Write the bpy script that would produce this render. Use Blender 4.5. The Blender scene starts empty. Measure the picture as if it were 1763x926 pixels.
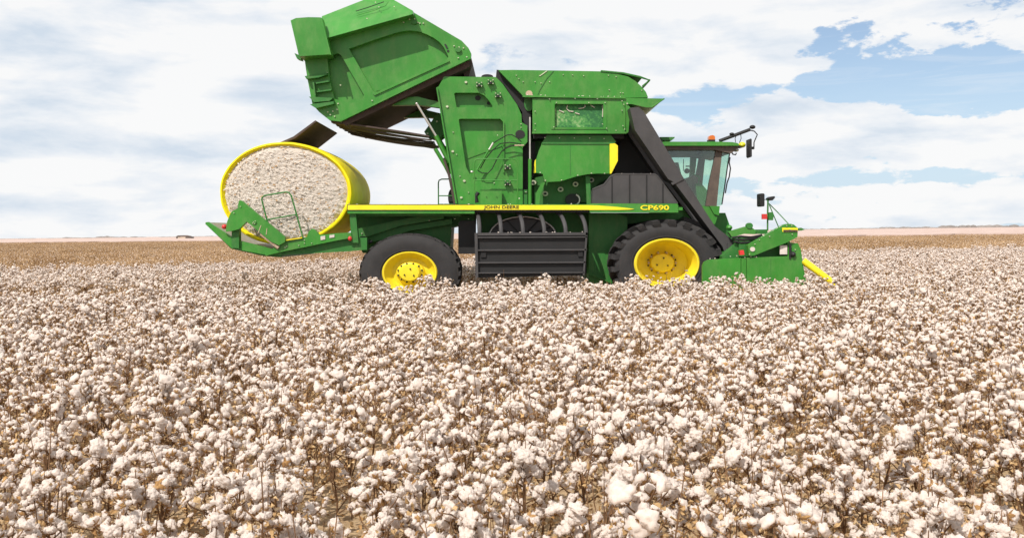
import bpy, math, random
import numpy as np
from mathutils import Vector, Matrix, noise
from mathutils.geometry import tessellate_polygon

SC = bpy.context.scene
COL = SC.collection
R = math.radians
PI = math.pi
rnd = random.Random(11)

# ------------------------------------------------------------------ camera
F, HCAM, U0, V0 = 1080.0, 1.55, 600.0, 272.0      # photo pixels: focal length, optical axis
FW, FH = 1200.0, 629.3
SLOPE = 14.0 / 1200.0                              # the field rises gently to the right
cam_d = bpy.data.cameras.new('camera')
cam_d.sensor_width = 36.0
cam_d.sensor_fit = 'HORIZONTAL'
cam_d.lens = F / FW * 36.0
cam_d.shift_x = (FW / 2 - U0) / FW
cam_d.shift_y = -(FH / 2 - V0) / FW
cam_d.clip_start = 0.05
cam_d.clip_end = 20000
cam = bpy.data.objects.new('camera', cam_d)
COL.objects.link(cam)
cam.location = (0, 0, HCAM)
cam.rotation_euler = (R(90), 0, 0)
SC.camera = cam


def P(u, v, y=18.0):
    """place read off the photograph at a given distance -> world point"""
    return Vector(((u - U0) / F * y, y, HCAM + (V0 - v) / F * y))


# ------------------------------------------------------------------ materials
def new_mat(name):
    m = bpy.data.materials.new(name)
    m.use_nodes = True
    nt = m.node_tree
    b = nt.nodes['Principled BSDF']
    return m, nt, b


def nd(nt, kind, **kw):
    n = nt.nodes.new(kind)
    for k, v in kw.items():
        setattr(n, k, v)
    return n


def ramp(nt, fac, stops):
    r = nd(nt, 'ShaderNodeValToRGB')
    els = r.color_ramp.elements
    while len(els) < len(stops):
        els.new(0.5)
    for e, (p, c) in zip(els, stops):
        e.position = p
        e.color = (*c, 1)
    nt.links.new(fac, r.inputs['Fac'])
    return r.outputs['Color']


def paint(name, c, rough=0.4, dust=0.25, spec=0.4, metal=0.0, dustcol=(0.36, 0.27, 0.17), var=0.18, scale=3.0, bump=0.0):
    """painted / moulded surface with mottling, settled dust and small scratches"""
    m, nt, b = new_mat(name)
    L = nt.links
    tc = nd(nt, 'ShaderNodeTexCoord')
    n1 = nd(nt, 'ShaderNodeTexNoise')
    n1.inputs['Scale'].default_value = scale
    n1.inputs['Detail'].default_value = 7
    n1.inputs['Roughness'].default_value = 0.6
    L.new(tc.outputs['Object'], n1.inputs['Vector'])
    lo = tuple(x * (1 - var) for x in c)
    hi = tuple(min(1, x * (1 + var)) for x in c)
    base = ramp(nt, n1.outputs['Fac'], [(0.3, lo), (0.7, hi)])
    n2 = nd(nt, 'ShaderNodeTexNoise')
    n2.inputs['Scale'].default_value = scale * 4.2
    n2.inputs['Detail'].default_value = 9
    n2.inputs['Roughness'].default_value = 0.72
    mp2 = nd(nt, 'ShaderNodeMapping')
    mp2.inputs['Scale'].default_value = (1.0, 1.0, 0.45)
    L.new(tc.outputs['Object'], mp2.inputs['Vector'])
    L.new(mp2.outputs['Vector'], n2.inputs['Vector'])
    mr = nd(nt, 'ShaderNodeMapRange')
    mr.inputs['From Min'].default_value = 0.45
    mr.inputs['From Max'].default_value = 0.78
    mr.inputs['To Min'].default_value = 0.02
    mr.inputs['To Max'].default_value = dust
    L.new(n2.outputs['Fac'], mr.inputs['Value'])
    mx = nd(nt, 'ShaderNodeMix', data_type='RGBA')
    mx.inputs['B'].default_value = (*dustcol, 1)
    L.new(mr.outputs['Result'], mx.inputs['Factor'])
    L.new(base, mx.inputs['A'])
    L.new(mx.outputs['Result'], b.inputs['Base Color'])
    mr2 = nd(nt, 'ShaderNodeMapRange')
    mr2.inputs['To Min'].default_value = rough * 0.8
    mr2.inputs['To Max'].default_value = min(1, rough * 1.35)
    L.new(n2.outputs['Fac'], mr2.inputs['Value'])
    L.new(mr2.outputs['Result'], b.inputs['Roughness'])
    b.inputs['Specular IOR Level'].default_value = spec
    b.inputs['Metallic'].default_value = metal
    if bump:
        bp = nd(nt, 'ShaderNodeBump')
        bp.inputs['Strength'].default_value = bump
        bp.inputs['Distance'].default_value = 0.06
        n3 = nd(nt, 'ShaderNodeTexNoise')
        n3.inputs['Scale'].default_value = 1.6
        n3.inputs['Detail'].default_value = 2
        L.new(tc.outputs['Object'], n3.inputs['Vector'])
        L.new(n3.outputs['Fac'], bp.inputs['Height'])
        L.new(bp.outputs['Normal'], b.inputs['Normal'])
    return m


GREEN = paint('green_paint', (0.028, 0.200, 0.017), 0.36, 0.30, var=0.15, scale=1.1, dustcol=(0.24, 0.30, 0.12), bump=0.35, spec=0.5)
GREEN2 = paint('green_paint_frame', (0.017, 0.145, 0.020), 0.5, 0.16, var=0.1, scale=2)
YEL = paint('yellow_paint', (0.82, 0.68, 0.012), 0.4, 0.16, var=0.08)
RIMY = paint('yellow_rim_paint', (0.80, 0.63, 0.02), 0.45, 0.34, var=0.1, dustcol=(0.45, 0.32, 0.08))
RUB = paint('tyre_rubber', (0.022, 0.021, 0.022), 0.75, 0.16, dustcol=(0.13, 0.11, 0.09), scale=5)
PLAS = paint('dark_grey_plastic', (0.048, 0.046, 0.048), 0.5, 0.10, dustcol=(0.2, 0.17, 0.14))
BLK = paint('black_plastic', (0.010, 0.010, 0.011), 0.55, 0.06, dustcol=(0.12, 0.1, 0.08))
BELT = paint('brown_belt_rubber', (0.055, 0.036, 0.030), 0.7, 0.35, dustcol=(0.16, 0.11, 0.09))
STEEL = paint('bare_steel', (0.55, 0.53, 0.50), 0.35, 0.2, metal=0.7)
BOLT = paint('zinc_bolt', (0.46, 0.50, 0.34), 0.4, 0.2, metal=0.2)
TAN = paint('dusty_strut', (0.45, 0.34, 0.24), 0.6, 0.3)
GREYP = paint('worn_tray_steel', (0.34, 0.33, 0.31), 0.5, 0.4)
RED = paint('red_reflector', (0.55, 0.03, 0.03), 0.3, 0.1)
ORA = paint('orange_beacon', (0.55, 0.13, 0.02), 0.25, 0.05)
WHT = paint('white_sticker', (0.58, 0.52, 0.48), 0.5, 0.2)
LIME = paint('lamp_yellow', (0.72, 0.70, 0.02), 0.3, 0.05)
PILLAR = paint('brown_grey_pillar', (0.085, 0.062, 0.052), 0.5, 0.2)
SEATM = paint('seat_cloth', (0.13, 0.085, 0.07), 0.8, 0.1)
INTER = paint('cab_lining', (0.10, 0.105, 0.10), 0.8, 0.1)
DGRN = paint('dark_lettering', (0.035, 0.045, 0.012), 0.5, 0.05)
SHED = paint('weathered_timber', (0.11, 0.085, 0.075), 0.9, 0.3, scale=0.4)
SHEDI = paint('pale_shed_interior', (0.52, 0.42, 0.33), 0.9, 0.3, scale=0.4)  # light look of the shed interior put into the colour


def glass_mat(name, tint):
    m = bpy.data.materials.new(name)
    m.use_nodes = True
    nt = m.node_tree
    nt.nodes.clear()
    out = nd(nt, 'ShaderNodeOutputMaterial')
    tr = nd(nt, 'ShaderNodeBsdfTransparent')
    tr.inputs['Color'].default_value = (*tint, 1)
    gl = nd(nt, 'ShaderNodeBsdfGlossy')
    gl.inputs['Roughness'].default_value = 0.03
    mx = nd(nt, 'ShaderNodeMixShader')
    mx.inputs['Fac'].default_value = 0.08
    nt.links.new(tr.outputs['BSDF'], mx.inputs[1])
    nt.links.new(gl.outputs['BSDF'], mx.inputs[2])
    nt.links.new(mx.outputs['Shader'], out.inputs['Surface'])
    return m


GLASS = glass_mat('tinted_glass', (0.82, 0.94, 0.88))


def screen_mat():
    """perforated screen, its scratch-like reflections painted in as pale green flecks"""
    m, nt, b = new_mat('mesh_screen')
    L = nt.links
    tc = nd(nt, 'ShaderNodeTexCoord')
    n = nd(nt, 'ShaderNodeTexNoise')
    n.inputs['Scale'].default_value = 22
    n.inputs['Detail'].default_value = 8
    n.inputs['Roughness'].default_value = 0.7
    L.new(tc.outputs['Object'], n.inputs['Vector'])
    n0 = nd(nt, 'ShaderNodeTexNoise')
    n0.inputs['Scale'].default_value = 1.7
    n0.inputs['Detail'].default_value = 3
    L.new(tc.outputs['Object'], n0.inputs['Vector'])
    ad = nd(nt, 'ShaderNodeMath', operation='ADD')
    L.new(n.outputs['Fac'], ad.inputs[0])
    L.new(n0.outputs['Fac'], ad.inputs[1])
    c = ramp(nt, ad.outputs[0], [(0.0, (0.01, 0.08, 0.02)), (0.47, (0.015, 0.12, 0.03)), (0.54, (0.06, 0.24, 0.05)), (0.62, (0.34, 0.42, 0.22))])  # palest stops paint the reflections into the screen colour
    for e, p in zip(c.node.color_ramp.elements, (0.3, 0.93, 1.06, 1.22)):
        e.position = min(1, p)
    mr = nd(nt, 'ShaderNodeMapRange')
    mr.inputs['From Min'].default_value = 0.6
    mr.inputs['From Max'].default_value = 1.35
    L.new(ad.outputs[0], mr.inputs['Value'])
    L.new(mr.outputs['Result'], c.node.inputs['Fac'])
    for e, p in zip(c.node.color_ramp.elements, (0.0, 0.5, 0.72, 1.0)):
        e.position = p
    L.new(c, b.inputs['Base Color'])
    b.inputs['Roughness'].default_value = 0.7
    return m


SCREEN = screen_mat()


def fibre_mat():
    """pressed seed cotton on the round face of the bale"""
    m, nt, b = new_mat('pressed_cotton')
    L = nt.links
    tc = nd(nt, 'ShaderNodeTexCoord')
    mp = nd(nt, 'ShaderNodeMapping')
    mp.inputs['Scale'].default_value = (1.0, 1.0, 1.9)
    mp.inputs['Rotation'].default_value = (0, R(-14), 0)
    L.new(tc.outputs['Object'], mp.inputs['Vector'])
    n = nd(nt, 'ShaderNodeTexNoise')
    n.inputs['Scale'].default_value = 26
    n.inputs['Detail'].default_value = 9
    n.inputs['Roughness'].default_value = 0.7
    n.inputs['Distortion'].default_value = 0.8
    L.new(mp.outputs['Vector'], n.inputs['Vector'])
    c = ramp(nt, n.outputs['Fac'], [(0.28, (0.28, 0.20, 0.14)), (0.39, (0.56, 0.475, 0.395)), (0.50, (0.68, 0.61, 0.535)), (0.66, (0.77, 0.715, 0.65))])
    L.new(c, b.inputs['Base Color'])
    b.inputs['Roughness'].default_value = 0.95
    b.inputs['Specular IOR Level'].default_value = 0.1
    bp = nd(nt, 'ShaderNodeBump')
    bp.inputs['Strength'].default_value = 0.9
    bp.inputs['Distance'].default_value = 0.05
    L.new(n.outputs['Fac'], bp.inputs['Height'])
    L.new(bp.outputs['Normal'], b.inputs['Normal'])
    return m


FIBRE = fibre_mat()


def wrap_mat():
    m, nt, b = new_mat('yellow_wrap')
    L = nt.links
    tc = nd(nt, 'ShaderNodeTexCoord')
    n = nd(nt, 'ShaderNodeTexNoise')
    n.inputs['Scale'].default_value = 5
    n.inputs['Detail'].default_value = 6
    L.new(tc.outputs['Object'], n.inputs['Vector'])
    c = ramp(nt, n.outputs['Fac'], [(0.3, (0.78, 0.62, 0.012)), (0.7, (0.86, 0.73, 0.018))])
    L.new(c, b.inputs['Base Color'])
    b.inputs['Roughness'].default_value = 0.6
    b.inputs['Specular IOR Level'].default_value = 0.12
    bp = nd(nt, 'ShaderNodeBump')
    bp.inputs['Strength'].default_value = 0.5
    bp.inputs['Distance'].default_value = 0.04
    L.new(n.outputs['Fac'], bp.inputs['Height'])
    L.new(bp.outputs['Normal'], b.inputs['Normal'])
    return m


WRAP = wrap_mat()


def plant_mat(name, stops, scale=30, rough=0.9, bump=0.0, trans=0.0, rand=0.0):
    m, nt, b = new_mat(name)
    L = nt.links
    tc = nd(nt, 'ShaderNodeTexCoord')
    n = nd(nt, 'ShaderNodeTexNoise')
    n.inputs['Scale'].default_value = scale
    n.inputs['Detail'].default_value = 6
    n.inputs['Roughness'].default_value = 0.65
    L.new(tc.outputs['Object'], n.inputs['Vector'])
    fac = n.outputs['Fac']
    if rand:
        oi = nd(nt, 'ShaderNodeObjectInfo')
        ma = nd(nt, 'ShaderNodeMath', operation='MULTIPLY_ADD')
        L.new(oi.outputs['Random'], ma.inputs[0])
        ma.inputs[1].default_value = rand
        sb = nd(nt, 'ShaderNodeMath', operation='SUBTRACT')
        L.new(fac, sb.inputs[0])
        sb.inputs[1].default_value = rand / 2
        L.new(sb.outputs[0], ma.inputs[2])
        fac = ma.outputs[0]
    c = ramp(nt, fac, stops)
    L.new(c, b.inputs['Base Color'])
    b.inputs['Roughness'].default_value = rough
    b.inputs['Specular IOR Level'].default_value = 0.15
    if bump:
        bp = nd(nt, 'ShaderNodeBump')
        bp.inputs['Strength'].default_value = bump
        bp.inputs['Distance'].default_value = 0.006
        L.new(n.outputs['Fac'], bp.inputs['Height'])
        L.new(bp.outputs['Normal'], b.inputs['Normal'])
    if trans:
        out = nt.nodes['Material Output']
        tl = nd(nt, 'ShaderNodeBsdfTranslucent')
        L.new(c, tl.inputs['Color'])
        mx = nd(nt, 'ShaderNodeMixShader')
        mx.inputs['Fac'].default_value = trans
        L.new(b.outputs['BSDF'], mx.inputs[1])
        L.new(tl.outputs['BSDF'], mx.inputs[2])
        L.new(mx.outputs['Shader'], out.inputs['Surface'])
    return m


LSTOPS = [(0.2, (0.66, 0.50, 0.38)), (0.40, (0.84, 0.745, 0.67)), (0.6, (0.885, 0.805, 0.745))]
LINT = plant_mat('cotton_lint', LSTOPS, 90, 1.0, 0.15, 0.45)
LINT_NEAR = plant_mat('cotton_lint_near', LSTOPS, 3.6, 1.0, 0.35, 0.45)
BUR = plant_mat('dry_bur', [(0.3, (0.18, 0.095, 0.04)), (0.55, (0.44, 0.26, 0.11)), (0.75, (0.60, 0.40, 0.19))], 25, 0.9, 0, 0.15, 0.2)
BUR_NEAR = plant_mat('dry_bur_near', [(0.3, (0.13, 0.065, 0.025)), (0.55, (0.36, 0.20, 0.08)), (0.75, (0.52, 0.33, 0.15))], 1.2, 0.9, 0, 0.15, 0.2)
LINT_BALE = plant_mat('loose_strand', [(0.3, (0.54, 0.46, 0.38)), (0.5, (0.68, 0.61, 0.54)), (0.7, (0.76, 0.71, 0.65))], 6, 1.0)
STEM = plant_mat('dry_stem', [(0.3, (0.11, 0.058, 0.03)), (0.7, (0.26, 0.15, 0.08))], 20, 0.85, 0, 0, 0.3)
LEAF = plant_mat('dry_leaf', [(0.25, (0.32, 0.185, 0.08)), (0.5, (0.52, 0.35, 0.175)), (0.75, (0.68, 0.51, 0.31))], 12, 0.9, 0, 0.25, 0.3)
PSTALK = plant_mat('picked_stalk', [(0.25, (0.24, 0.15, 0.08)), (0.5, (0.42, 0.28, 0.155)), (0.75, (0.58, 0.43, 0.28))], 6, 0.9, 0, 0.2, 0.3)


def soil_mat():
    m, nt, b = new_mat('dry_soil')
    L = nt.links
    tc = nd(nt, 'ShaderNodeTexCoord')
    n = nd(nt, 'ShaderNodeTexNoise')
    n.inputs['Scale'].default_value = 7
    n.inputs['Detail'].default_value = 12
    n.inputs['Roughness'].default_value = 0.75
    L.new(tc.outputs['Object'], n.inputs['Vector'])
    c = ramp(nt, n.outputs['Fac'], [(0.32, (0.24, 0.15, 0.075)), (0.5, (0.42, 0.29, 0.16)), (0.64, (0.55, 0.40, 0.23)), (0.72, (0.62, 0.52, 0.40))])
    L.new(c, b.inputs['Base Color'])
    b.inputs['Roughness'].default_value = 0.95
    bp = nd(nt, 'ShaderNodeBump')
    bp.inputs['Strength'].default_value = 0.8
    bp.inputs['Distance'].default_value = 0.05
    L.new(n.outputs['Fac'], bp.inputs['Height'])
    L.new(bp.outputs['Normal'], b.inputs['Normal'])
    return m


SOIL = soil_mat()


def far_mat():
    m, nt, b = new_mat('far_cotton')
    L = nt.links
    tc = nd(nt, 'ShaderNodeTexCoord')
    n = nd(nt, 'ShaderNodeTexNoise')
    n.inputs['Scale'].default_value = 0.22
    n.inputs['Detail'].default_value = 12
    n.inputs['Roughness'].default_value = 0.8
    L.new(tc.outputs['Object'], n.inputs['Vector'])
    c = ramp(nt, n.outputs['Fac'], [(0.35, (0.34, 0.24, 0.19)), (0.5, (0.47, 0.36, 0.315)), (0.62, (0.60, 0.50, 0.465))])
    L.new(c, b.inputs['Base Color'])
    b.inputs['Roughness'].default_value = 1
    b.inputs['Specular IOR Level'].default_value = 0
    return m


FARC = far_mat()
TREES = plant_mat('far_scrub', [(0.3, (0.17, 0.15, 0.14)), (0.7, (0.28, 0.25, 0.23))], 0.05, 1.0)


# ------------------------------------------------------------------ mesh builder
def tag(o, label=None, cat=None, group=None, kind=None):
    if label: o['label'] = label
    if cat: o['category'] = cat
    if group: o['group'] = group
    if kind: o['kind'] = kind
    return o


def empty(name, loc):
    o = bpy.data.objects.new(name, None)
    o.empty_display_size = 0.3
    COL.objects.link(o)
    o.location = loc
    return o


def world_loc(o):
    v = Vector((0, 0, 0))
    while o is not None:
        v = v + o.location
        o = o.parent
    return v


class MB:
    def __init__(self):
        self.v, self.f, self.m, self.s = [], [], [], []

    def add(self, vs, fs, mi=0, smooth=False):
        o = len(self.v)
        self.v += [tuple(p) for p in vs]
        for f in fs:
            self.f.append([i + o for i in f])
            self.m.append(mi)
            self.s.append(smooth)
        return self

    def plate(self, pts, y0, y1, holes=(), mi=0):
        loops = [list(pts)] + [list(h) for h in holes]
        P3 = [[P(u, v, y0) for (u, v) in lp] for lp in loops]
        tris = tessellate_polygon(P3)
        flat = [p for lp in P3 for p in lp]
        n = len(flat)
        dy = Vector((0, y1 - y0, 0))
        vs = flat + [p + dy for p in flat]
        fs = [list(t) for t in tris] + [[i + n for i in reversed(t)] for t in tris]
        k = 0
        for lp in P3:
            c = len(lp)
            for i in range(c):
                a, b = k + i, k + (i + 1) % c
                fs.append([a, b, b + n, a + n])
            k += c
        return self.add(vs, fs, mi)

    def hull(self, near, far, mi=0):
        """two outlines of equal length (3-D points) joined into a solid"""
        n = len(near)
        vs = list(near) + list(far)
        fs = [list(range(n)), [i + n for i in reversed(range(n))]]
        for i in range(n):
            j = (i + 1) % n
            fs.append([i, j, j + n, i + n])
        return self.add(vs, fs, mi)

    def box(self, u0, v0, u1, v1, y0, y1, mi=0):
        return self.plate([(u0, v0), (u1, v0), (u1, v1), (u0, v1)], y0, y1, (), mi)

    def tube(self, pts, r, seg=8, mi=0, r1=None):
        pts = [Vector(p) for p in pts]
        n = len(pts)
        vs, fs = [], []
        for i, p in enumerate(pts):
            d = (pts[min(i + 1, n - 1)] - pts[max(i - 1, 0)]).normalized()
            a = d.cross(Vector((0, 1, 0.13)))
            if a.length < 1e-3:
                a = d.cross(Vector((1, 0, 0)))
            a.normalize()
            b = d.cross(a)
            rr = r if r1 is None else r + (r1 - r) * i / (n - 1)
            for k in range(seg):
                t = 2 * PI * k / seg
                vs.append(p + a * (math.cos(t) * rr) + b * (math.sin(t) * rr))
        for i in range(n - 1):
            for k in range(seg):
                k2 = (k + 1) % seg
                fs.append([i * seg + k, i * seg + k2, (i + 1) * seg + k2, (i + 1) * seg + k])
        self.add(vs, fs, mi, True)
        self.add(vs[:seg], [list(reversed(range(seg)))], mi)
        self.add(vs[-seg:], [list(range(seg))], mi)
        return self

    def ptube(self, pts, rpx, seg=8, mi=0):
        return self.tube([P(*p) for p in pts], rpx / 60.0, seg, mi)

    def lathe(self, cu, cv, prof, sx=1.3, seg=64, mi=0, smooth=True, yref=18.0, closed=False):
        """profile [(radius m, y)] turned about the wheel axis, sx = the stretch along the machine"""
        c = P(cu, cv, yref)
        vs, fs = [], []
        n = len(prof)
        for (r, y) in prof:
            for k in range(seg):
                t = 2 * PI * k / seg
                vs.append((c.x + sx * r * math.cos(t), y, c.z + r * math.sin(t)))
        for i in range(n if closed else n - 1):
            j = (i + 1) % n
            for k in range(seg):
                k2 = (k + 1) % seg
                fs.append([i * seg + k, j * seg + k, j * seg + k2, i * seg + k2])
        return self.add(vs, fs, mi, smooth)

    def disc(self, u, v, ru, rv, y0, y1, seg=16, mi=0):
        pts = [(u + ru * math.cos(2 * PI * k / seg), v + rv * math.sin(2 * PI * k / seg)) for k in range(seg)]
        return self.plate(pts, y0, y1, (), mi)

    def bolts(self, spots, y, mi=1, r=1.1):
        r = r * (0.8 if r > 1.5 else 0.72)
        for (u, v) in spots:
            self.disc(u, v, r * 1.2, r, y - 0.025, y, 8, mi)
        return self

    def ball(self, u, v, y, ru, rv, ry=None, mi=0, seg=12):
        c = P(u, v, y)
        a, b = ru / F * y, rv / F * y
        d = ry or b
        vs, fs = [], []
        rings = seg // 2
        for i in range(rings + 1):
            ph = PI * i / rings
            for k in range(seg):
                t = 2 * PI * k / seg
                vs.append((c.x + a * math.sin(ph) * math.cos(t), c.y + d * math.sin(ph) * math.sin(t), c.z + b * math.cos(ph)))
        for i in range(rings):
            for k in range(seg):
                k2 = (k + 1) % seg
                fs.append([i * seg + k, (i + 1) * seg + k, (i + 1) * seg + k2, i * seg + k2])
        return self.add(vs, fs, mi, True)

    def build(self, name, mats, parent=None, label=None):
        if not isinstance(mats, (list, tuple)):
            mats = [mats]
        me = bpy.data.meshes.new(name)
        off = world_loc(parent) if parent is not None else Vector((0, 0, 0))
        me.from_pydata([(x - off.x, y - off.y, z - off.z) for (x, y, z) in self.v], [], self.f)
        for m in mats:
            me.materials.append(m)
        me.polygons.foreach_set('material_index', self.m)
        me.polygons.foreach_set('use_smooth', self.s)
        me.update()
        import bmesh
        bm = bmesh.new()
        bm.from_mesh(me)
        bmesh.ops.remove_doubles(bm, verts=bm.verts, dist=1e-6)
        bmesh.ops.recalc_face_normals(bm, faces=bm.faces)
        bm.to_mesh(me)
        bm.free()
        me.set_sharp_from_angle(angle=R(36))
        o = bpy.data.objects.new(name, me)
        COL.objects.link(o)
        if parent is not None:
            o.parent = parent
        if label:
            o['label'] = label
        return o


def lettering(body, u0, v0, u1, v1, y, mat, parent, weight=0.0):
    cu = bpy.data.curves.new('lettering', 'FONT')
    cu.body = body
    cu.size = 1.0
    cu.extrude = 0.02
    cu.offset = weight
    o = bpy.data.objects.new('lettering', cu)
    COL.objects.link(o)
    dg = bpy.context.evaluated_depsgraph_get()
    me = bpy.data.meshes.new_from_object(o.evaluated_get(dg))
    bpy.data.objects.remove(o)
    co = np.array([v.co for v in me.vertices])
    mn, mx = co.min(0), co.max(0)
    a, b = P(u0, v1, y), P(u1, v0, y)
    mb = MB()
    vs = []
    for c in co:
        t = (c - mn) / (mx - mn)
        vs.append((a.x + (b.x - a.x) * t[0], y - 0.006 * t[2], a.z + (b.z - a.z) * t[1]))
    mb.add(vs, [list(p.vertices) for p in me.polygons])
    bpy.data.meshes.remove(me)
    return mb.build('lettering', mat, parent)


def arc(cx, cy, r0, r1, a0, a1, n):
    return [(cx + r0 * math.cos(R(a0 + (a1 - a0) * i / n)), cy + r1 * math.sin(R(a0 + (a1 - a0) * i / n))) for i in range(n + 1)]


# ================================================================== COTTON PICKER
pk = empty('cotton_picker', (0.5, 19.6, 0.0))
tag(pk, 'big green cotton picker with yellow wheels, raised rear gate and black ducts', 'cotton picker')

# ---- raised rear gate
Y0, Y1 = 18.5, 21.2
gate_out = [(352, 45), (375, 38), (484, 14), (541, 47.6), (549, 56), (552.2, 62.4), (551.7, 68), (515, 85.5), (460, 112.5),
            (398, 142), (386, 140.5), (374, 131), (366, 122), (363, 106), (360, 91), (357, 70)]
hole1 = [(409, 57), (440, 46), (463, 38.5), (472, 36.3), (481, 35.5), (492, 37), (500, 40), (508, 44), (515, 49), (520, 55), (525.5, 66), (524, 69.5),
         (441, 109), (437, 106)]
hole2 = [(383.5, 66.5), (396, 62), (400, 65), (426.5, 111), (424, 117), (411, 120.5), (392, 115.5), (386, 92)]
mb = MB()
mb.plate(gate_out, Y0, Y0 + 0.17, [hole1, hole2])
ins = [(372, 60), (481, 22), (540, 52), (549, 62), (548, 68), (460, 110), (398, 139), (386, 136), (378, 120)]
mb.plate(ins, Y0 + 0.16, Y1 - 0.02)                      # body behind the frame with the recessed sheets
mb.plate(gate_out, Y1, Y1 + 0.1)
mb.plate([(437, 109.5), (525.5, 69.5), (527, 71.5), (439, 111.5)], Y0 - 0.03, Y0 + 0.02)
mb.plate([(399, 140.3), (551, 66.5), (551.7, 68.3), (398.5, 142.3)], Y0 - 0.09, Y0 - 0.001)
mb.plate([(492, 85), (505, 67), (519, 73), (510, 81), (455, 103), (441, 106.5)], Y0 + 0.13, Y0 + 0.165)
mb.bolts([(436, 117.5), (396, 121), (537, 67.5), (399, 99.5), (383, 85), (383, 95), (385, 106), (387, 118), (480, 22.5), (486, 22), (489.5, 26), (492, 27), (496, 27),
          (473, 26), (532, 53.5), (538, 55), (543, 56), (536, 60), (547, 66.5), (384, 131), (390, 130), (387, 134), (392, 136), (395, 128)], Y0, 1, 1.0)
mb.disc(485.5, 25.5, 3.6, 2.6, Y0 - 0.05, Y0, 14, 2)
mb.disc(537, 58, 3.6, 2.8, Y0 - 0.05, Y0, 14, 2)
mb.plate([(520.5, 51.5), (522.5, 51.2), (525.2, 56.2), (523.2, 57)], Y0 - 0.012, Y0 + 0.01, (), 3)
mb.disc(525, 59.5, 1.4, 1.4, Y0 - 0.012, Y0 + 0.01, 8, 3)
gate = mb.build('rear_gate', [GREEN, BOLT, GREEN2, BLK], pk)
# sloping roof ledge that overhangs the side, and the corner box
nearL = [P(377, 19.0, 18.75), P(425, 0.2, 18.75), P(450, -9.5, 18.75), P(462, 0, 18.75), P(484, 12.6, 18.2), P(484, 16.2, 18.2), P(382.5, 44.6, 18.2), P(379, 30, 18.4)]
farL = [Vector((p.x, 21.1, p.z)) for p in nearL]
for p in farL[4:]:
    p.y = 18.9
mb = MB().hull(nearL, farL)
mb.ptube([(417, 13, 18.46), (430, 9, 18.46), (450, 2, 18.46)], 0.5, 6, 1)
mb.ptube([(418, 18, 18.38), (440, 11.5, 18.38), (452, 6.5, 18.38), (455, 2, 18.40)], 0.4, 6, 0)
mb.bolts([(430, 21.5), (440, 2.5), (444, 8), (462, 7.5)], 18.34, 2, 0.9)
mb.build('roof_ledge', [GREEN, BLK, BOLT], gate)
mb = MB().plate([(340.5, 23.8), (347, 21), (361, 20), (375.2, 20.2), (386.5, 63.5), (350.3, 65.8)], 18.1, 20.9)
mb.plate([(375.2, 20.2), (377, 20.6), (388, 63.8), (386.5, 63.8)], 18.07, 18.3)
mb.build('corner_box', GREEN, gate)
for q in ([(357, 89), (383, 84.5), (383, 87.2), (373, 90.5), (359, 92.2)], [(362, 113), (390, 114.5), (386, 118), (368, 119.5)], [(363, 122), (391, 118.5), (391, 121.5), (370, 126.5)],
          [(345, 62), (352, 65), (353, 70), (348, 68.5)]):
    MB().plate(q, 18.36, 18.56).build('gate_bracket', GREEN2, gate)
mb = MB().plate([(366, 96), (368, 96), (370, 112), (368.5, 112)], 18.35, 18.5).plate([(370, 96.5), (385, 94), (385.3, 95.6), (370.2, 98)], 18.38, 18.5).plate([(371, 106.5), (388, 104), (388.3, 105.6), (371.2, 108)], 18.38, 18.5)
mb.build('ladder', GREEN2, gate)
# dark belts lining the underside
a0, a1 = (401, 142.6), (549, 70.6)
mb = MB().plate([a0, a1, (551, 77), (546, 80), (497, 103), (405, 147)], Y0 + 0.05, Y1 - 0.05)
mb.build('belly_belt', BELT, gate)
mb = MB().plate([(541, 69), (552, 66), (554, 74), (549, 90), (544, 90)], 18.9, 20.9)
mb.build('end_flap', BELT, gate)

# ---- hanging former belts between gate and chamber
for k in range(7):
    ya = 18.6 + k * 0.37
    yb = ya + (0.21 if k % 3 else 0.26)
    sag = (0.0, 0.03, -0.02, 0.035, 0.02, 0.0, 0.03)[k]
    A, B = P(388 + 0.6 * (k % 2), 141.5, 18.6), P(503, 158.5 + (k % 3) * 1.6, 18.6)
    top, bot = [], []
    N = 10
    vs, fs = [], []
    for i in range(N + 1):
        t = i / N
        z = A.z + (B.z - A.z) * t - sag * 4 * t * (1 - t)
        x = A.x + (B.x - A.x) * t
        tw = 0.015 * math.sin(3 * t + k)
        vs += [(x, ya, z + tw), (x, yb, z - tw), (x, yb, z - tw - 0.03), (x, ya, z + tw - 0.03)]
    for i in range(N):
        for c in range(4):
            d = (c + 1) % 4
            fs.append([4 * i + c, 4 * i + d, 4 * i + 4 + d, 4 * i + 4 + c])
    fs += [[0, 1, 2, 3], [4 * N + 3, 4 * N + 2, 4 * N + 1, 4 * N]]
    MB().add(vs, fs).build('former_belt', BELT, pk)

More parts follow.
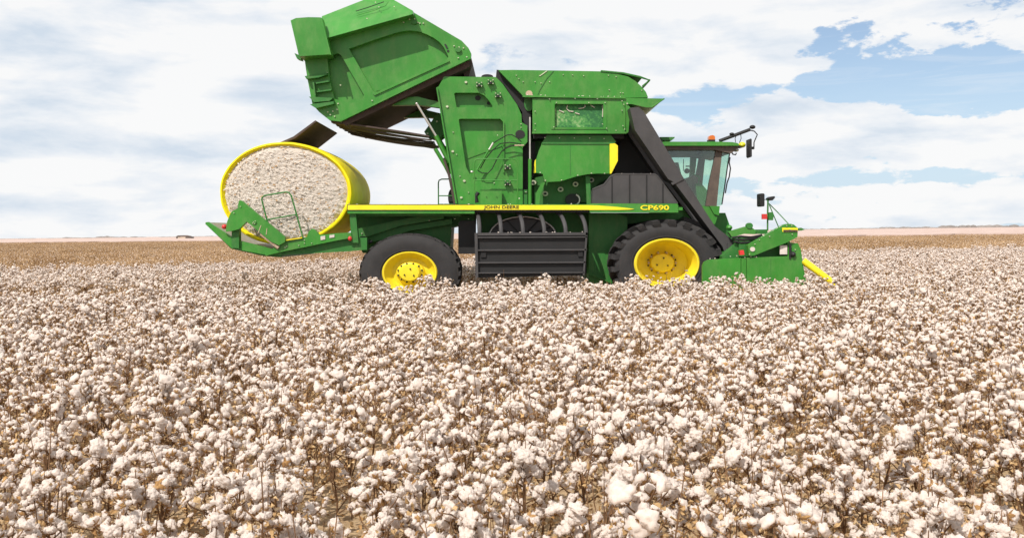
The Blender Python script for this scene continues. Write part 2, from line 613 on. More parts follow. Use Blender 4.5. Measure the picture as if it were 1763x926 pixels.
# ---- lift arms, cylinders
arm = [(440, 123.6), (455, 114.6), (489, 113), (516, 119.6), (520, 126.5), (488.4, 122.5)]
for yy in (18.72, 20.75):
    MB().plate([(u, v) for u, v in arm], 18.72, 18.86) if False else None
    m2 = MB()
    base = [P(u, v, 18.72) for u, v in arm]
    m2.hull([Vector((p.x, yy, p.z)) for p in base], [Vector((p.x, yy + 0.16, p.z)) for p in base])
    m2.build('lift_arm', GREEN, pk)
for yy in (18.62, 20.95):
    q = lambda u, v: Vector((P(u, v, 18.62).x, yy, P(u, v, 18.62).z))
    cy = MB().tube([q(511, 159), q(518, 173), q(527, 190)], 0.05, 10).tube([q(510, 174), q(522, 194), q(527, 204)], 0.04, 8)
    cy = cy.build('lift_cylinder', GREEN, pk)
    MB().tube([q(488.6, 121.5), q(511, 159)], 0.024, 8).ball(488.4, 121.3, yy, 2, 1.6).build('piston_rod', STEEL, cy) if yy < 19 else \
        MB().tube([q(488.6, 121.5), q(511, 159)], 0.024, 8).build('piston_rod', STEEL, cy)
MB().plate([(497, 154), (503, 146), (509, 137), (515, 133), (519, 136), (522, 156), (513, 163), (500, 159)], 19.6, 20.2).bolts([(512, 142), (501, 156)], 19.6, 1, 1.4).build('hinge_block', [GREEN2, BOLT], pk)
MB().plate([(519, 186), (521.5, 186), (527.5, 204), (535.5, 239), (531.5, 239), (525, 206)], 18.52, 18.62).build('chamber_edge', BELT, pk)

# ---- module chamber
ch_out = [(520.4, 89.5), (581, 90), (589, 98), (606, 122.5), (611, 134), (611.5, 143), (618, 147), (618, 166), (612.5, 172), (612.5, 240),
          (534, 240), (524, 170), (511.3, 102.5), (514, 101)]
hA = [(532.2, 109.5), (533.5, 108.4), (561, 108.4), (567.8, 111.8), (573, 117.5), (577, 123.5), (576.5, 125.4), (535, 125.4)]
hB = [(537.5, 140), (539, 138.9), (586, 138.9), (589.5, 142.5), (589.5, 180), (584.5, 199), (578, 203), (550, 203), (546, 195)]
mb = MB()
mb.plate(ch_out, 18.5, 18.68, [hA, hB])
mb.plate([(522, 92), (580, 92), (604, 124), (609, 145), (609, 240), (536, 240), (526, 170), (515, 104)], 18.67, 21.1)
mb.plate(ch_out, 21.1, 21.2)
mb.plate([(511, 102.3), (512.6, 102.3), (535.6, 238), (534, 238)], 18.43, 18.52)
mb.plate([(589.6, 143), (591, 143), (591, 202), (589.6, 202)], 18.46, 18.5)
mb.bolts([(546, 96), (524, 124.5), (530.5, 177), (544, 211.5), (540.5, 231)], 18.5, 1, 1.7)
mb.bolts([(531, 154.5), (535, 180.5), (539, 206), (549, 225), (579, 214), (590.5, 146), (590.5, 163), (583, 158), (610.5, 145), (610.5, 149)], 18.5, 1, 0.8)
mb.disc(560, 114.5, 3.4, 2.9, 18.65, 18.67, 14, 2)
mb.disc(572.5, 120.5, 2, 2, 18.65, 18.67, 10, 2)
mb.plate([(544, 186), (588, 170), (588, 171), (544, 187)], 18.655, 18.67, (), 0)
mb.disc(609.5, 156.8, 5.6, 4.8, 18.485, 18.5, 20, 2)
chamber = mb.build('baling_chamber', [GREEN, BOLT, BLK], pk)
for (u, v) in ((561.5, 98.5), (575, 95.5), (583.5, 111), (594.8, 195), (594.8, 214)):
    mb = MB().disc(u, v, 4.4, 3.2, 18.42, 18.5, 16, 0).disc(u, v + 1.0, 2.2, 1.5, 18.40, 18.44, 12, 2)
    mb.bolts([(u + 3.9 * math.cos(R(a)), v + 2.9 * math.sin(R(a))) for a in range(45, 405, 90)] + [(u, v - 0.4)], 18.41, 1, 0.85)
    mb.build('roller_bearing', [GREEN2, BOLT, BLK], chamber)
MB().disc(571, 89.5, 7, 2.8, 19.2, 20.4, 18).build('top_roller', BLK, chamber)
cyl = MB().ptube([(575.5, 170.5, 18.34), (566, 187, 18.34), (559, 198.6, 18.34)], 1.2, 8).build('latch_cylinder', GREEN, chamber)
MB().ptube([(578, 167, 18.34), (573, 175, 18.34)], 1.3, 8).ball(553, 201, 18.4, 2.2, 1.5).build('cylinder_end', STEEL, cyl)
for pts in ([(577, 168), (588.7, 161), (594, 158), (600, 157.6), (606, 161), (611, 166)],
            [(560, 199.5), (565, 202.5), (572, 202.5), (577, 197), (583, 184.6), (588, 177), (592, 173.5), (600, 170.8), (611, 170)],
            [(563, 197), (569, 186), (577, 176), (586, 168), (598, 166.5), (611, 168.5)]):
    MB().tube([P(u, v, 18.36) for u, v in pts], 0.010, 6).build('hydraulic_hose', BLK, chamber)
MB().ptube([(603, 170.2, 18.36), (614, 170, 18.36)], 0.8, 6).build('hose_fitting', TAN, chamber)

# ---- internals seen between chamber and accumulator
mb = MB().plate([(583, 84), (590, 84), (628, 130), (640, 160), (716, 160), (716, 240), (606, 240), (606, 130)], 19.1, 20.8)
mb.plate([(626, 208), (640, 205), (668, 208), (690, 204), (722, 204), (700, 215), (692, 236), (640, 240), (626, 240)], 18.95, 19.1, (), 1)
mb.build('inner_frame', [GREEN2, GREEN2], pk)
MB().plate([(582, 81.5), (587, 82), (614, 111.5), (622, 128), (622, 165), (613, 166), (612, 131), (590, 98), (581, 91)], 18.66, 19.0).build('inner_guard', BLK, pk)
MB().plate([(613, 168), (627, 166), (628, 200), (613, 232)], 18.9, 19.05).build('dark_panel', BLK, pk)  # plain black plate filling the dark area beside the tilt cylinder
for (u, v) in ((639, 226.5), (657, 221.5), (674.5, 215.5), (693, 210.5), (625, 213.5)):
    mb = MB().disc(u, v, 3.4, 2.9, 18.84, 18.95, 14, 0)
    mb.disc(u, v, 1.7, 1.4, 18.82, 18.86, 10, 1)
    mb.build('roller_shaft', [BOLT, BLK], pk)
mb = MB().disc(671, 233.5, 8.5, 7, 18.85, 18.96, 24, 0)
pu = [P(671 + 8.3 * math.cos(R(a)), 233.5 + 6.8 * math.sin(R(a)), 18.84) for a in range(-60, 100, 16)]
mb.tube(pu, 0.02, 6, 1)
mb.build('drive_pulley', [BLK, STEEL], pk)
MB().plate([(686, 206), (691.5, 206), (692.5, 240), (688, 240)], 18.55, 18.75).build('support_post', GREEN2, pk)
MB().plate([(634.5, 214), (639, 213), (633, 228), (632, 239), (627.5, 239), (628, 226)], 18.5, 18.66).build('support_strut', GREEN, pk)
cy = MB().ptube([(621, 186, 18.4), (621, 239, 18.4)], 2.1, 12).bolts([(616.5, 224.5), (608.5, 232)], 18.4, 1, 1.1).build('tilt_cylinder', [GREEN, BOLT], pk)
MB().ptube([(621, 137, 18.4), (621, 187, 18.4)], 1.05, 8).build('piston_rod', STEEL, cy)
MB().disc(620, 109.5, 4, 3.8, 18.45, 18.9, 14).disc(620, 120, 6, 10, 18.62, 18.9, 14, 1).build('hinge_pin', [TAN, GREEN2], cy)
MB().box(607, 222, 618, 239, 18.55, 18.8).build('valve_block', GREEN2, pk)

# ---- accumulator: hood, box with screen, lower panel, spoiler
hood = [(584, 82), (601, 81.7), (650, 82.4), (704, 83.4), (722, 86), (736, 89.5), (745, 95), (752, 101.5), (757, 107.5), (759.5, 114), (733, 114.3), (612.5, 112), (611, 110)]
mb = MB().plate(hood, 18.5, 21.0)
mb.plate([(612.5, 111.2), (733, 113.4), (733, 115.2), (612.5, 113.4)], 18.42, 18.5, (), 0)
mb.bolts([(605, 88), (608, 92), (613, 95.5), (627, 95.5), (634, 97), (644, 95.5), (660, 87), (671, 87.5), (684, 88.5), (713, 88), (722, 89.5), (714, 105), (727, 108.5), (730, 108.5), (752, 105.5)], 18.5, 1, 0.7)
mb.plate([(631.5, 88.8), (640.5, 82.6), (641.5, 83), (633, 89)], 18.485, 18.5, (), 1)
mb.plate([(630, 110), (632, 105), (640, 92), (648, 83), (649, 83), (641, 92), (633, 105), (631, 110)], 18.488, 18.5, (), 2)
hoodo = mb.build('accumulator_hood', [GREEN, BOLT, GREEN2], pk)
mb = MB().tube([P(704, 83.2, 18.5), P(730, 85.6, 18.5), P(750, 90, 18.5), P(761, 93.7, 18.5), P(753, 101, 18.5)], 0.022, 6)
mb.tube([P(704, 83.2, 18.5) + Vector((0, 2.3, 0)), P(730, 85.6, 18.5) + Vector((0, 2.3, 0)), P(761, 93.7, 18.5) + Vector((0, 2.3, 0)), P(753, 101, 18.5) + Vector((0, 2.3, 0))], 0.022, 6)
mb.tube([P(761, 93.7, 18.5), P(761, 93.7, 18.5) + Vector((0, 2.3, 0))], 0.022, 6)
mb.hull([P(704, 83.2, 18.52), P(730, 85.6, 18.52), P(752, 90.6, 18.52), P(752, 91.8, 18.52), P(730, 87, 18.52), P(704, 84.2, 18.52)], [p + Vector((0, 2.2, 0)) for p in
        [P(704, 83.2, 18.52), P(730, 85.6, 18.52), P(752, 90.6, 18.52), P(752, 91.8, 18.52), P(730, 87, 18.52), P(704, 84.2, 18.52)]])
mb.build('deflector_rail', GREEN2, hoodo)
win = [(650, 121.5), (707, 121.5), (707, 149), (650, 149)]
box_out = [(624, 115.2), (733, 115.2), (733, 156), (624, 155.5)]
mb = MB().plate(box_out, 18.46, 18.56, [win]).plate([(625, 116), (732, 116), (732, 156), (625, 155.4)], 18.56, 20.9)
mb.plate([(646, 118), (711, 118), (711, 151), (646, 151)], 18.445, 18.46, [[(650, 121.5), (707, 121.5), (707, 149), (650, 149)]], 0)
mb.plate([(623.5, 154), (733.5, 154), (733.5, 156.2), (623.5, 156.2)], 18.40, 18.46)
mb.bolts([(644, 115.8), (652, 119.8), (674, 115), (690, 120), (700, 115.5), (709, 120), (627, 130), (627, 144.5), (627, 152), (634, 155), (649, 148.5), (706, 145), (711, 150), (722, 152.5),
          (729, 118), (731, 122), (729, 129), (730, 147), (732, 151), (728, 154.5)], 18.445, 1, 0.75)
acc = mb.build('accumulator_box', [GREEN, BOLT], pk)
mb = MB().plate([(650.2, 121.7), (706.8, 121.7), (706.8, 148.8), (650.2, 148.8)], 18.535, 18.555)
MBs = mb.build('mesh_screen', SCREEN, acc)
mb = MB()
for pts in ([(665, 123), (664, 127), (667, 130), (672, 130.5)], [(678, 127), (683, 126.5), (686, 124.5), (685, 122.5)], [(692, 123), (697, 126)], [(655, 129), (661, 131.5)], [(674, 132), (679, 133.5)], [(706, 123), (706.3, 130), (706, 137)]):
    mb.tube([P(u, v, 18.52) for u, v in pts], 0.009, 5)
mb.build('reflection_strand', LINT, acc)  # pale strands modelled in place of reflections on the screen
MB().plate([(733.5, 120), (738.9, 126), (736.5, 154), (734, 156.5)], 18.42, 18.5).bolts([(735, 121)], 18.42, 1, 1.2).build('side_bracket', [GREEN, BOLT], acc)
mb = MB().hull([P(733, 114.5, 18.46), P(778.5, 115.3, 18.46), P(763.5, 125.6, 18.46), P(757, 125.6, 18.46), P(741, 121.8, 18.46), P(733, 121.8, 18.46)],
               [p + Vector((0, 2.5, 0)) for p in [P(733, 114.5, 18.46), P(778.5, 115.3, 18.46), P(763.5, 125.6, 18.46), P(757, 125.6, 18.46), P(741, 121.8, 18.46), P(733, 121.8, 18.46)]])
mb.tube([P(778.5, 115.3, 18.43), P(763.5, 125.6, 18.43)], 0.014, 6)
mb.build('front_spoiler', GREEN, pk)
MB().box(625, 156.3, 731, 162, 18.62, 20.8).build('dark_gap_strip', BLK, pk)  # black filler paints in the dark of the gap below the box
mb = MB().plate([(641, 158), (716, 158), (722, 166), (718, 168.5), (634, 168.5)], 18.52, 18.62)
mb.bolts([(638.5, 161), (655.5, 161.3), (673, 161.5), (691, 161.5), (708, 162)], 18.52, 1, 0.85)
mb.plate([(635, 167.2), (714.5, 167.6), (714.5, 168.6), (635, 168.2)], 18.40, 18.6)
mb.build('upper_strip', [GREEN2, BOLT], pk)
LP = [(635, 168), (714.5, 168.3), (715, 203), (700, 203), (688, 203.8), (675, 206.3), (657.4, 212), (638.5, 213), (636, 203.3), (628, 202), (628, 187), (631.5, 176)]
mb = MB().plate(LP, 18.42, 18.56)
mb.bolts([(633, 201.8), (639, 211), (658, 210.5), (677, 205), (693, 202.6), (708.5, 202.8)], 18.42, 1, 0.9)
mb.build('lower_panel', [GREEN, BOLT], pk)
MB().plate([(714.6, 168.2), (721, 167.8), (724, 170.4), (724, 188), (716.4, 203), (714.8, 203)], 18.36, 18.56).build('yellow_side_panel', YEL, pk)
MB().plate([(626.5, 188), (628.2, 186), (628, 202), (625.4, 202.5)], 18.5, 18.6).build('yellow_edge_strip', YEL, pk)

# ---- platform with stripe and lettering
mb = MB()
mb.plate([(407.2, 239), (691, 239), (691, 246), (556, 246), (556, 249.8), (407.2, 249.8)], 18.0, 18.12)
mb.plate([(691, 238), (794, 238.2), (795, 248.6), (691, 248.6)], 18.0, 18.12)
mb.box(410, 240, 795, 244, 18.12, 21.4)
mb.plate([(795, 242.5), (800, 242.5), (800, 246), (795, 246)], 18.02, 18.1)
plat = mb.build('platform_panel', GREEN, pk)
MB().plate([(407.4, 239.8), (690, 240), (702, 240.5), (722, 242), (738, 243.6), (743.5, 244.6), (738, 245.3), (725, 245.6), (407.4, 245.4)], 17.985, 18.0).build('side_stripe', YEL, plat)
mb = MB().plate([(407, 239.0), (556, 239.0), (556, 239.8), (407, 239.8)], 17.985, 18.0).plate([(407, 245.4), (690, 245.4), (690, 246.2), (407, 246.2)], 17.984, 18.0).box(406.6, 239, 407.4, 246.2, 17.984, 18.0)
mb.build('stripe_border', DGRN, plat)
lettering('JOHN DEERE', 567, 240.4, 608, 245.0, 17.982, DGRN, plat, 0.012)
lettering('CP690', 750.5, 239.9, 784, 245.8, 17.992, YEL, plat, 0.025)
MB().box(556, 246.2, 691, 248.6, 18.05, 18.3).build('rub_strip', BLK, plat)
# rear frame under the platform
mb = MB().plate([(409.5, 250), (417, 250), (420, 284), (412, 284)], 18.06, 18.2)
mb.plate([(412, 247), (556, 247), (556, 262), (536, 264.5), (529, 266), (527, 300), (425, 296), (418, 280)], 19.0, 20.0)
mb.plate([(417, 268), (500, 250.5), (520, 250.5), (520, 256), (470, 264), (425, 278.5), (418, 280)], 18.6, 18.8)
mb.plate([(427, 276), (470, 265), (530, 256), (530, 262), (480, 270), (452, 280), (430, 284)], 18.75, 18.95)
mb.plate([(417, 250), (540, 250), (540, 253), (417, 253)], 18.3, 18.5)
mb.bolts([(424, 273), (424, 283), (503, 258), (533, 256), (549, 256)], 18.6, 1, 0.9)
mb.build('rear_frame', [GREEN2, BOLT], pk)
mb = MB().disc(424, 279, 3, 2.6, 18.3, 18.6).disc(430, 283, 3.4, 2.6, 18.3, 18.6).ptube([(418, 284, 18.3), (428, 287, 18.3), (436, 282, 18.4)], 1.3)
mb.build('hydraulic_coupler', BLK, pk)
MB().plate([(537, 261), (540, 258), (557, 258), (557, 297), (537, 297)], 18.5, 18.9).build('battery_box', BLK, pk)
mb = MB().plate([(690, 249), (722, 249), (735, 254), (735, 332), (690, 332)], 18.62, 20.9)
mb.plate([(690, 249), (800, 249), (800, 256), (735, 262), (720, 275), (700, 332), (690, 332)], 19.0, 20.9)
mb.plate([(554, 246), (692, 246), (692, 320), (562, 320), (562, 262)], 19.1, 20.9)
mb.plate([(800, 249), (850, 249), (868, 300), (868, 335), (800, 335)], 19.6, 20.8)
mb.plate([(690, 318), (718, 331), (735, 337), (735, 339), (690, 321)], 18.56, 18.66)
mb.build('main_frame', GREEN2, pk)

# ---- water tank and step cage
tank = MB()
prof = [(0.0, 18.46), (0.08, 18.46), (0.10, 18.5), (0.36, 18.47), (0.385, 18.44), (0.41, 18.46), (0.42, 18.6), (0.42, 19.1), (0.0, 19.1)]
tank.lathe(613, 277, prof, 1.68, 48)
for a in range(0, 360, 30):
    p = P(613, 277, 18.0)
    d = Vector((1.68 * math.cos(R(a)), 0, math.sin(R(a))))
    tank.tube([Vector((p.x, 18.46, p.z)) + d * 0.1, Vector((p.x, 18.45, p.z)) + d * 0.38], 0.012, 5, 1)
tank.tube([Vector((P(613, 277, 18).x + 1.68 * 0.40 * math.cos(R(a)), 18.43, P(613, 277, 18).z + 0.40 * math.sin(R(a)))) for a in range(0, 181, 12)], 0.012, 6, 2)
tank.build('water_tank', [PLAS, BLK, STEEL], pk)
cage = MB()
cage.plate([(557, 273), (688, 272), (687, 290), (684.5, 322), (558.5, 325), (557, 300)], 17.86, 17.92)
for (va, vb, ub) in ((271.8, 275.0, 688.5), (276.4, 277.9, 688.5), (291.2, 293, 688), (306, 307.6, 686), (318.2, 319.4, 684.5)):
    cage.plate([(556.3, va + 0.6), (ub, va), (ub, vb), (556.3, vb + 0.6)], 17.80, 17.9, (), 1)
cage.plate([(556, 272.5), (559.4, 272.5), (560.5, 325), (557.5, 325)], 17.79, 17.9, (), 1)
cage.plate([(686.5, 272), (688.6, 272), (685, 322), (683, 322)], 17.8, 17.9, (), 1)
cage.box(557, 273, 560, 322, 17.9, 18.5).box(684, 273, 687, 320, 17.9, 18.5)
cage.box(563.5, 295, 569.5, 301, 17.83, 17.87, 2).box(677.5, 294, 683, 300, 17.83, 17.87, 2)
cg = cage.build('step_cage', [BLK, PLAS, BLK], pk)
for (ua, ub) in ((558.8, 562), (582.8, 587.2), (606.5, 613), (629.7, 638), (653, 663), (676.7, 686.6)):
    pts = []
    for i in range(9):
        t = i / 8
        a = R(90 * t)
        uu = ua + (ub - ua) * math.sin(a)
        vv = 248.8 + (272.5 - 248.8) * (1 - math.cos(a)) ** 0.85
        pts.append(P(uu, vv, 18.28 - 0.4 * math.sin(a)))
    MB().tube(pts, 0.042, 8).build('guard_bar', PLAS, cg)

# ---- handrails on the deck, tool box
def rail(name, pts, mid, y, mat, r=0.9, parent=pk):
    mb = MB().tube([P(u, v, y) for u, v in pts], r / 60, 8)
    for m in mid:
        mb.tube([P(u, v, y) for u, v in m], r * 0.85 / 60, 8)
    return mb.build(name, mat, parent)


rail('hand_rail', [(556, 239), (555.6, 192), (556.6, 187.5), (560, 185.8), (601, 185.8), (605, 187.5), (606.3, 191), (606.6, 239)], [[(556, 210.7), (606.4, 210.7)]], 18.06, GREEN, 0.75)
rail('hand_rail', [(513.8, 239), (513.7, 214), (514.5, 211), (517.5, 209.6), (532, 209.4)], [[(513.8, 229), (530, 229)], [(514, 239), (532, 239)]], 19.4, GREEN2, 0.8)
MB().box(563, 222, 588, 239.5, 18.2, 18.45).bolts([(570, 230), (582, 230)], 18.2, 1, 0.7).build('tool_box', [GREEN, GREEN2], pk)
MB().tube([P(560.5, 225, 18.3), P(557.5, 230, 18.3), P(559, 237, 18.3)], 0.04, 8).build('drain_hose', BLK, pk)
MB().disc(529, 231, 4, 10, 19.5, 20.5, 18).build('drive_drum', BLK, pk)

# ---- engine cover
ec = [(694, 238), (694.4, 221.7), (701, 218.8), (708, 216), (712, 211), (715, 207), (718.3, 205), (722, 203.9), (767, 203.9), (770, 205.5), (794, 238)]
mb = MB().plate(ec, 18.16, 20.8)
for u0 in (716.6, 737.2, 757.2, 776.2):
    vt = 207 if u0 < 720 else (204.2 if u0 < 770 else 214.5)
    mb.box(u0, vt, u0 + 1.2, 238, 18.145, 18.16, 1)
mb.tube([P(u, v, 18.17) for (u, v) in ec[1:]], 0.018, 6)
mb.build('engine_cover', [PLAS, BLK], pk)

# ---- picking ducts
D1 = [(738, 126), (748.5, 125.2), (754.5, 130.5), (784, 179.5), (801, 208), (838, 264.7), (862, 283.2), (863.6, 299.6), (851, 300.2), (846.5, 288), (790, 213), (783, 209.5), (744, 152)]
for yy in (18.02, 18.95, 19.9, 20.8):
    mb = MB()
    base = [P(u, v, 18.02) for u, v in D1]
    mb.hull([Vector((p.x, yy, p.z)) for p in base], [Vector((p.x, yy + 0.52, p.z)) for p in base])
    if yy < 18.5:
        seam = [(786, 214), (800.5, 207.5), (801.7, 209.6), (788, 216.5)]
        b2 = [P(u, v, 18.02) for u, v in seam]
        mb.hull([Vector((p.x, yy - 0.02, p.z)) for p in b2], [Vector((p.x, yy + 0.1, p.z)) for p in b2])
        seam = [(852, 284.5), (862.5, 283), (864.2, 299.8), (852, 300.6)]
        b2 = [P(u, v, 18.02) for u, v in seam]
        mb.hull([Vector((p.x, yy - 0.05, p.z)) for p in b2], [Vector((p.x, yy + 0.57, p.z)) for p in b2])
    mb.build('picking_duct', PLAS, pk)
mb = MB().plate([(733, 127), (741, 124), (748, 150), (756, 172), (765, 203), (722, 204), (719, 195), (724, 180), (726, 165), (732, 157)], 19.3, 20.6)
mb.build('duct_shroud', BLK, pk)
MB().plate([(842, 277), (849, 274.5), (856, 298), (850, 304), (836, 300), (834, 290)], 18.3, 18.7).build('duct_elbow', BLK, pk)

# ---- cab
CY0, CY1 = 19.1, 20.8
mb = MB()
# floor, base and rear wall (open cabin shell)
mb.plate([(775, 241), (843, 241), (843, 247), (838, 262), (775, 262)], CY0 - 0.02, CY1 + 0.02)
mb.plate([(768, 172), (778, 172), (775, 241), (766, 241)], CY0, CY1, (), 1)
mb.plate([(831.6, 241), (843.6, 241), (842.6, 252), (837, 250.5)], CY0 - 0.06, CY0 + 0.2, (), 0)
cab = mb.build('cab', [GREEN, INTER], pk)
mb = MB().plate([(768, 166.5), (781, 165.7), (840, 165.7), (858, 166.2), (864, 167.2), (866, 168.8), (865.6, 170.4), (768, 170.4)], CY0 - 0.2, CY1 + 0.2)
mb.plate([(768, 170.4), (866, 170.4), (862, 176), (856.4, 179.4), (846, 177), (838, 175.2), (768, 175.2)], CY0 - 0.12, CY1 + 0.12, (), 1)
mb.build('roof', [GREEN, PILLAR], cab)
mb = MB().plate([(770, 175.2), (839, 175.2), (837, 184), (822, 186), (810, 184), (770, 183.5)], CY1 - 0.1, CY1 - 0.06)
mb.plate([(770, 175.2), (839, 175.2), (838, 178), (770, 178)], CY0 + 0.3, CY1 - 0.1)
mb.build('head_lining', INTER, cab)
for yy in (CY0 - 0.03, CY1 - 0.05):
    q = [(838.5, 175.2), (846, 177), (843, 205), (839.5, 241), (826.5, 241), (831, 212), (836, 190)]
    b2 = [P(u, v, CY0) for u, v in q]
    MB().hull([Vector((p.x, yy, p.z)) for p in b2], [Vector((p.x, yy + 0.09, p.z)) for p in b2]).build('door_pillar', PILLAR, cab)
    q = [(770, 175.2), (839, 175.2), (836.5, 190), (831.5, 212), (827, 241), (775, 241)]
    b2 = [P(u, v, CY0) for u, v in q]
    MB().hull([Vector((p.x, yy + 0.03, p.z)) for p in b2], [Vector((p.x, yy + 0.042, p.z)) for p in b2]).build('side_window', GLASS, cab)
# wrap-round windscreen: side return and front pane
wf = [(845.8, 177), (854.8, 179.4), (845.6, 240), (839.6, 241)]
b2 = [P(u, v, CY0) for u, v in wf]
for yy in (CY0 - 0.02, CY1 - 0.02):
    MB().hull([Vector((p.x, yy, p.z)) for p in b2], [Vector((p.x, yy + 0.012, p.z)) for p in b2]).build('windscreen_side', GLASS, cab)
a, b_, c_, d_ = P(854.8, 179.4, CY0), P(855.4, 179.4, CY0), P(846.2, 240, CY0), P(845.6, 240, CY0)
MB().hull([Vector((p.x, CY0, p.z)) for p in (a, b_, c_, d_)], [Vector((p.x, CY1, p.z)) for p in (a, b_, c_, d_)]).build('windscreen', GLASS, cab)
MB().tube([P(855, 179.5, CY0 - 0.03), P(852.5, 195, CY0 - 0.03), P(849, 220, CY0 - 0.03), P(846, 239, CY0 - 0.03)], 0.013, 6).build('windscreen_seal', BLK, cab)
mb = MB()
for pts in ([(855.5, 184), (854.5, 190), (856, 197), (854.5, 207), (852, 214), (850, 226)], [(856, 176), (859, 180.5), (862, 181), (863, 179)]):
    mb.tube([P(u, v, CY0 - 0.1) for u, v in pts], 0.014, 6)
mb.build('wiper_hose', BLK, cab)
mb = MB().plate([(800, 213), (806, 208), (814, 205), (818, 208), (818, 240), (796, 240)], 19.7, 20.3).plate([(786, 190), (795, 190), (801, 214), (800, 240), (790, 240)], 19.7, 20.3)
mb.build('seat', SEATM, cab)
mb = MB().tube([P(823, 241, 20.0), P(815, 218, 20.0), P(813, 211, 20.0)], 0.05, 8).plate([(812, 203), (822, 206.5), (818, 216), (809, 213)], 19.9, 20.1).plate([(815, 215), (821, 213.5), (830, 224), (831, 241), (818, 241)], 19.5, 19.9)
mb.plate([(809.5, 184), (816.5, 184), (814.5, 203), (808.5, 208)], 20.5, 20.6)
mb.build('steering_console', GREEN2, cab)
mb = MB().ball(805, 200, 19.8, 3.4, 3.2, 0.05).ptube([(803.5, 194.5, 19.8), (809, 194.5, 19.8)], 0.8).ptube([(801, 186, 20.4), (800.8, 200, 20.4)], 0.5)
mb.build('display_screen', BLK, cab)
MB().tube([P(817, 180, 19.3), P(824, 176, 19.3)], 0.03, 6).build('sun_visor', BLK, cab)
mb = MB().plate([(831, 160), (832, 158.6), (835, 158), (837, 158.6), (838, 160), (838, 163.2), (831, 163.2)], 19.5, 19.66).box(830.8, 163.2, 838.2, 165.8, 19.48, 19.68, 1)
mb.build('beacon', [ORA, BLK], cab)
MB().ball(869.6, 169.4, CY0 - 0.05, 4.4, 3.4, 0.08).box(865, 170, 870, 172.6, CY0 - 0.1, CY0 + 0.1, 1).build('work_light', [LIME, BLK], cab)
MB().ball(862.5, 175.5, CY0 - 0.05, 3.4, 2.2, 0.07).build('head_lamp', STEEL, cab)
MB().plate([(773.6, 160.2), (790.8, 160.2), (790.5, 161.4), (787.5, 164), (776.4, 164)], 19.6, 20.6).bolts([(780, 165)], 19.6, 0, 1).build('roof_vent', GREEN2, cab)
mb = MB().tube([P(843, 164.8, 19.0), P(858, 159.3, 19.0), P(879, 151.4, 19.0)], 0.035, 8)
mb.tube([P(878, 152, 19.0), P(884, 153.5, 19.0), P(887.5, 157.4, 19.0), P(885.5, 162, 19.0), P(883.6, 166.5, 19.0), P(883.5, 174, 19.0)], 0.012, 6)
mb.tube([P(868, 156, 19.0), P(868.5, 162, 19.0), P(866.5, 167, 19.0)], 0.008, 5).tube([P(863, 158, 19.0), P(861.4, 162, 19.0), P(862, 166.5, 19.0)], 0.008, 5)
mb.ball(881.8, 148.6, 19.0, 3.6, 2.4, 0.06).ball(857.6, 156.8, 19.0, 3, 1.8, 0.06)
mir = mb.build('mirror_arm', BLK, cab)
MB().plate([(878.4, 162.5), (880, 162), (881, 163), (881.2, 183), (880, 183.8), (878.6, 182.5)], 18.86, 19.14).box(881, 171.5, 884, 174.5, 18.97, 19.03).build('side_mirror', BLK, mir)

# ---- wheels
def lug_ring(mb, cu, cv, Rr, y0, y1, n, depth, sx=1.3, mi=0, skew=0.16, rin=0.80, wid=0.5):
    c = P(cu, cv, 18.0)
    ym = (y0 + y1) / 2
    dth = 2 * PI / n
    for side in (0, 1):
        ys, ye = (y0, ym + 0.02) if side == 0 else (y1, ym - 0.02)
        for k in range(n):
            t0 = dth * (k + 0.5 * side)
            w = dth * wid * 0.5

            def pt(r, t, y):
                return (c.x + sx * r * math.cos(t), y, c.z + r * math.sin(t))
            s = skew
            sgn = 1 if side == 0 else -1
            vs = []
            # three cross sections: sidewall foot, shoulder, centre line
            if depth < 0.03:
                secs = ((Rr - depth - .02, Rr - .012, ys + sgn * .045, t0 - s * .15, w), (Rr - depth, Rr - .004, ys + sgn * .07, t0 - s * .1, w),
                        (Rr - depth, Rr, ys + sgn * .11, t0, w), (Rr - depth, Rr + .004, ye, t0 + s, w * .8))
            else:
                secs = None
            for (r0, r1, y, tt, ww) in secs or ((Rr * rin, Rr * rin + depth * 0.2, ys + sgn * 0.035, t0 - s * 0.35, w * 0.85), (Rr * 0.90, Rr * 0.975, ys - sgn * 0.012, t0 - s * 0.15, w),
                                        (Rr - depth - 0.02, Rr, ys + sgn * 0.10, t0, w), (Rr - depth, Rr + 0.004, ye, t0 + s, w * 0.8)):
                vs += [pt(r0, tt - ww, y), pt(r0, tt + ww, y), pt(r1, tt + ww * 0.8, y), pt(r1, tt - ww * 0.8, y)]
            fs = []
            for i in range(3):
                for q in range(4):
                    q2 = (q + 1) % 4
                    fs.append([4 * i + q, 4 * i + q2, 4 * i + 4 + q2, 4 * i + 4 + q])
            fs += [[0, 1, 2, 3], [15, 14, 13, 12]]
            mb.add(vs, fs, mi, False)


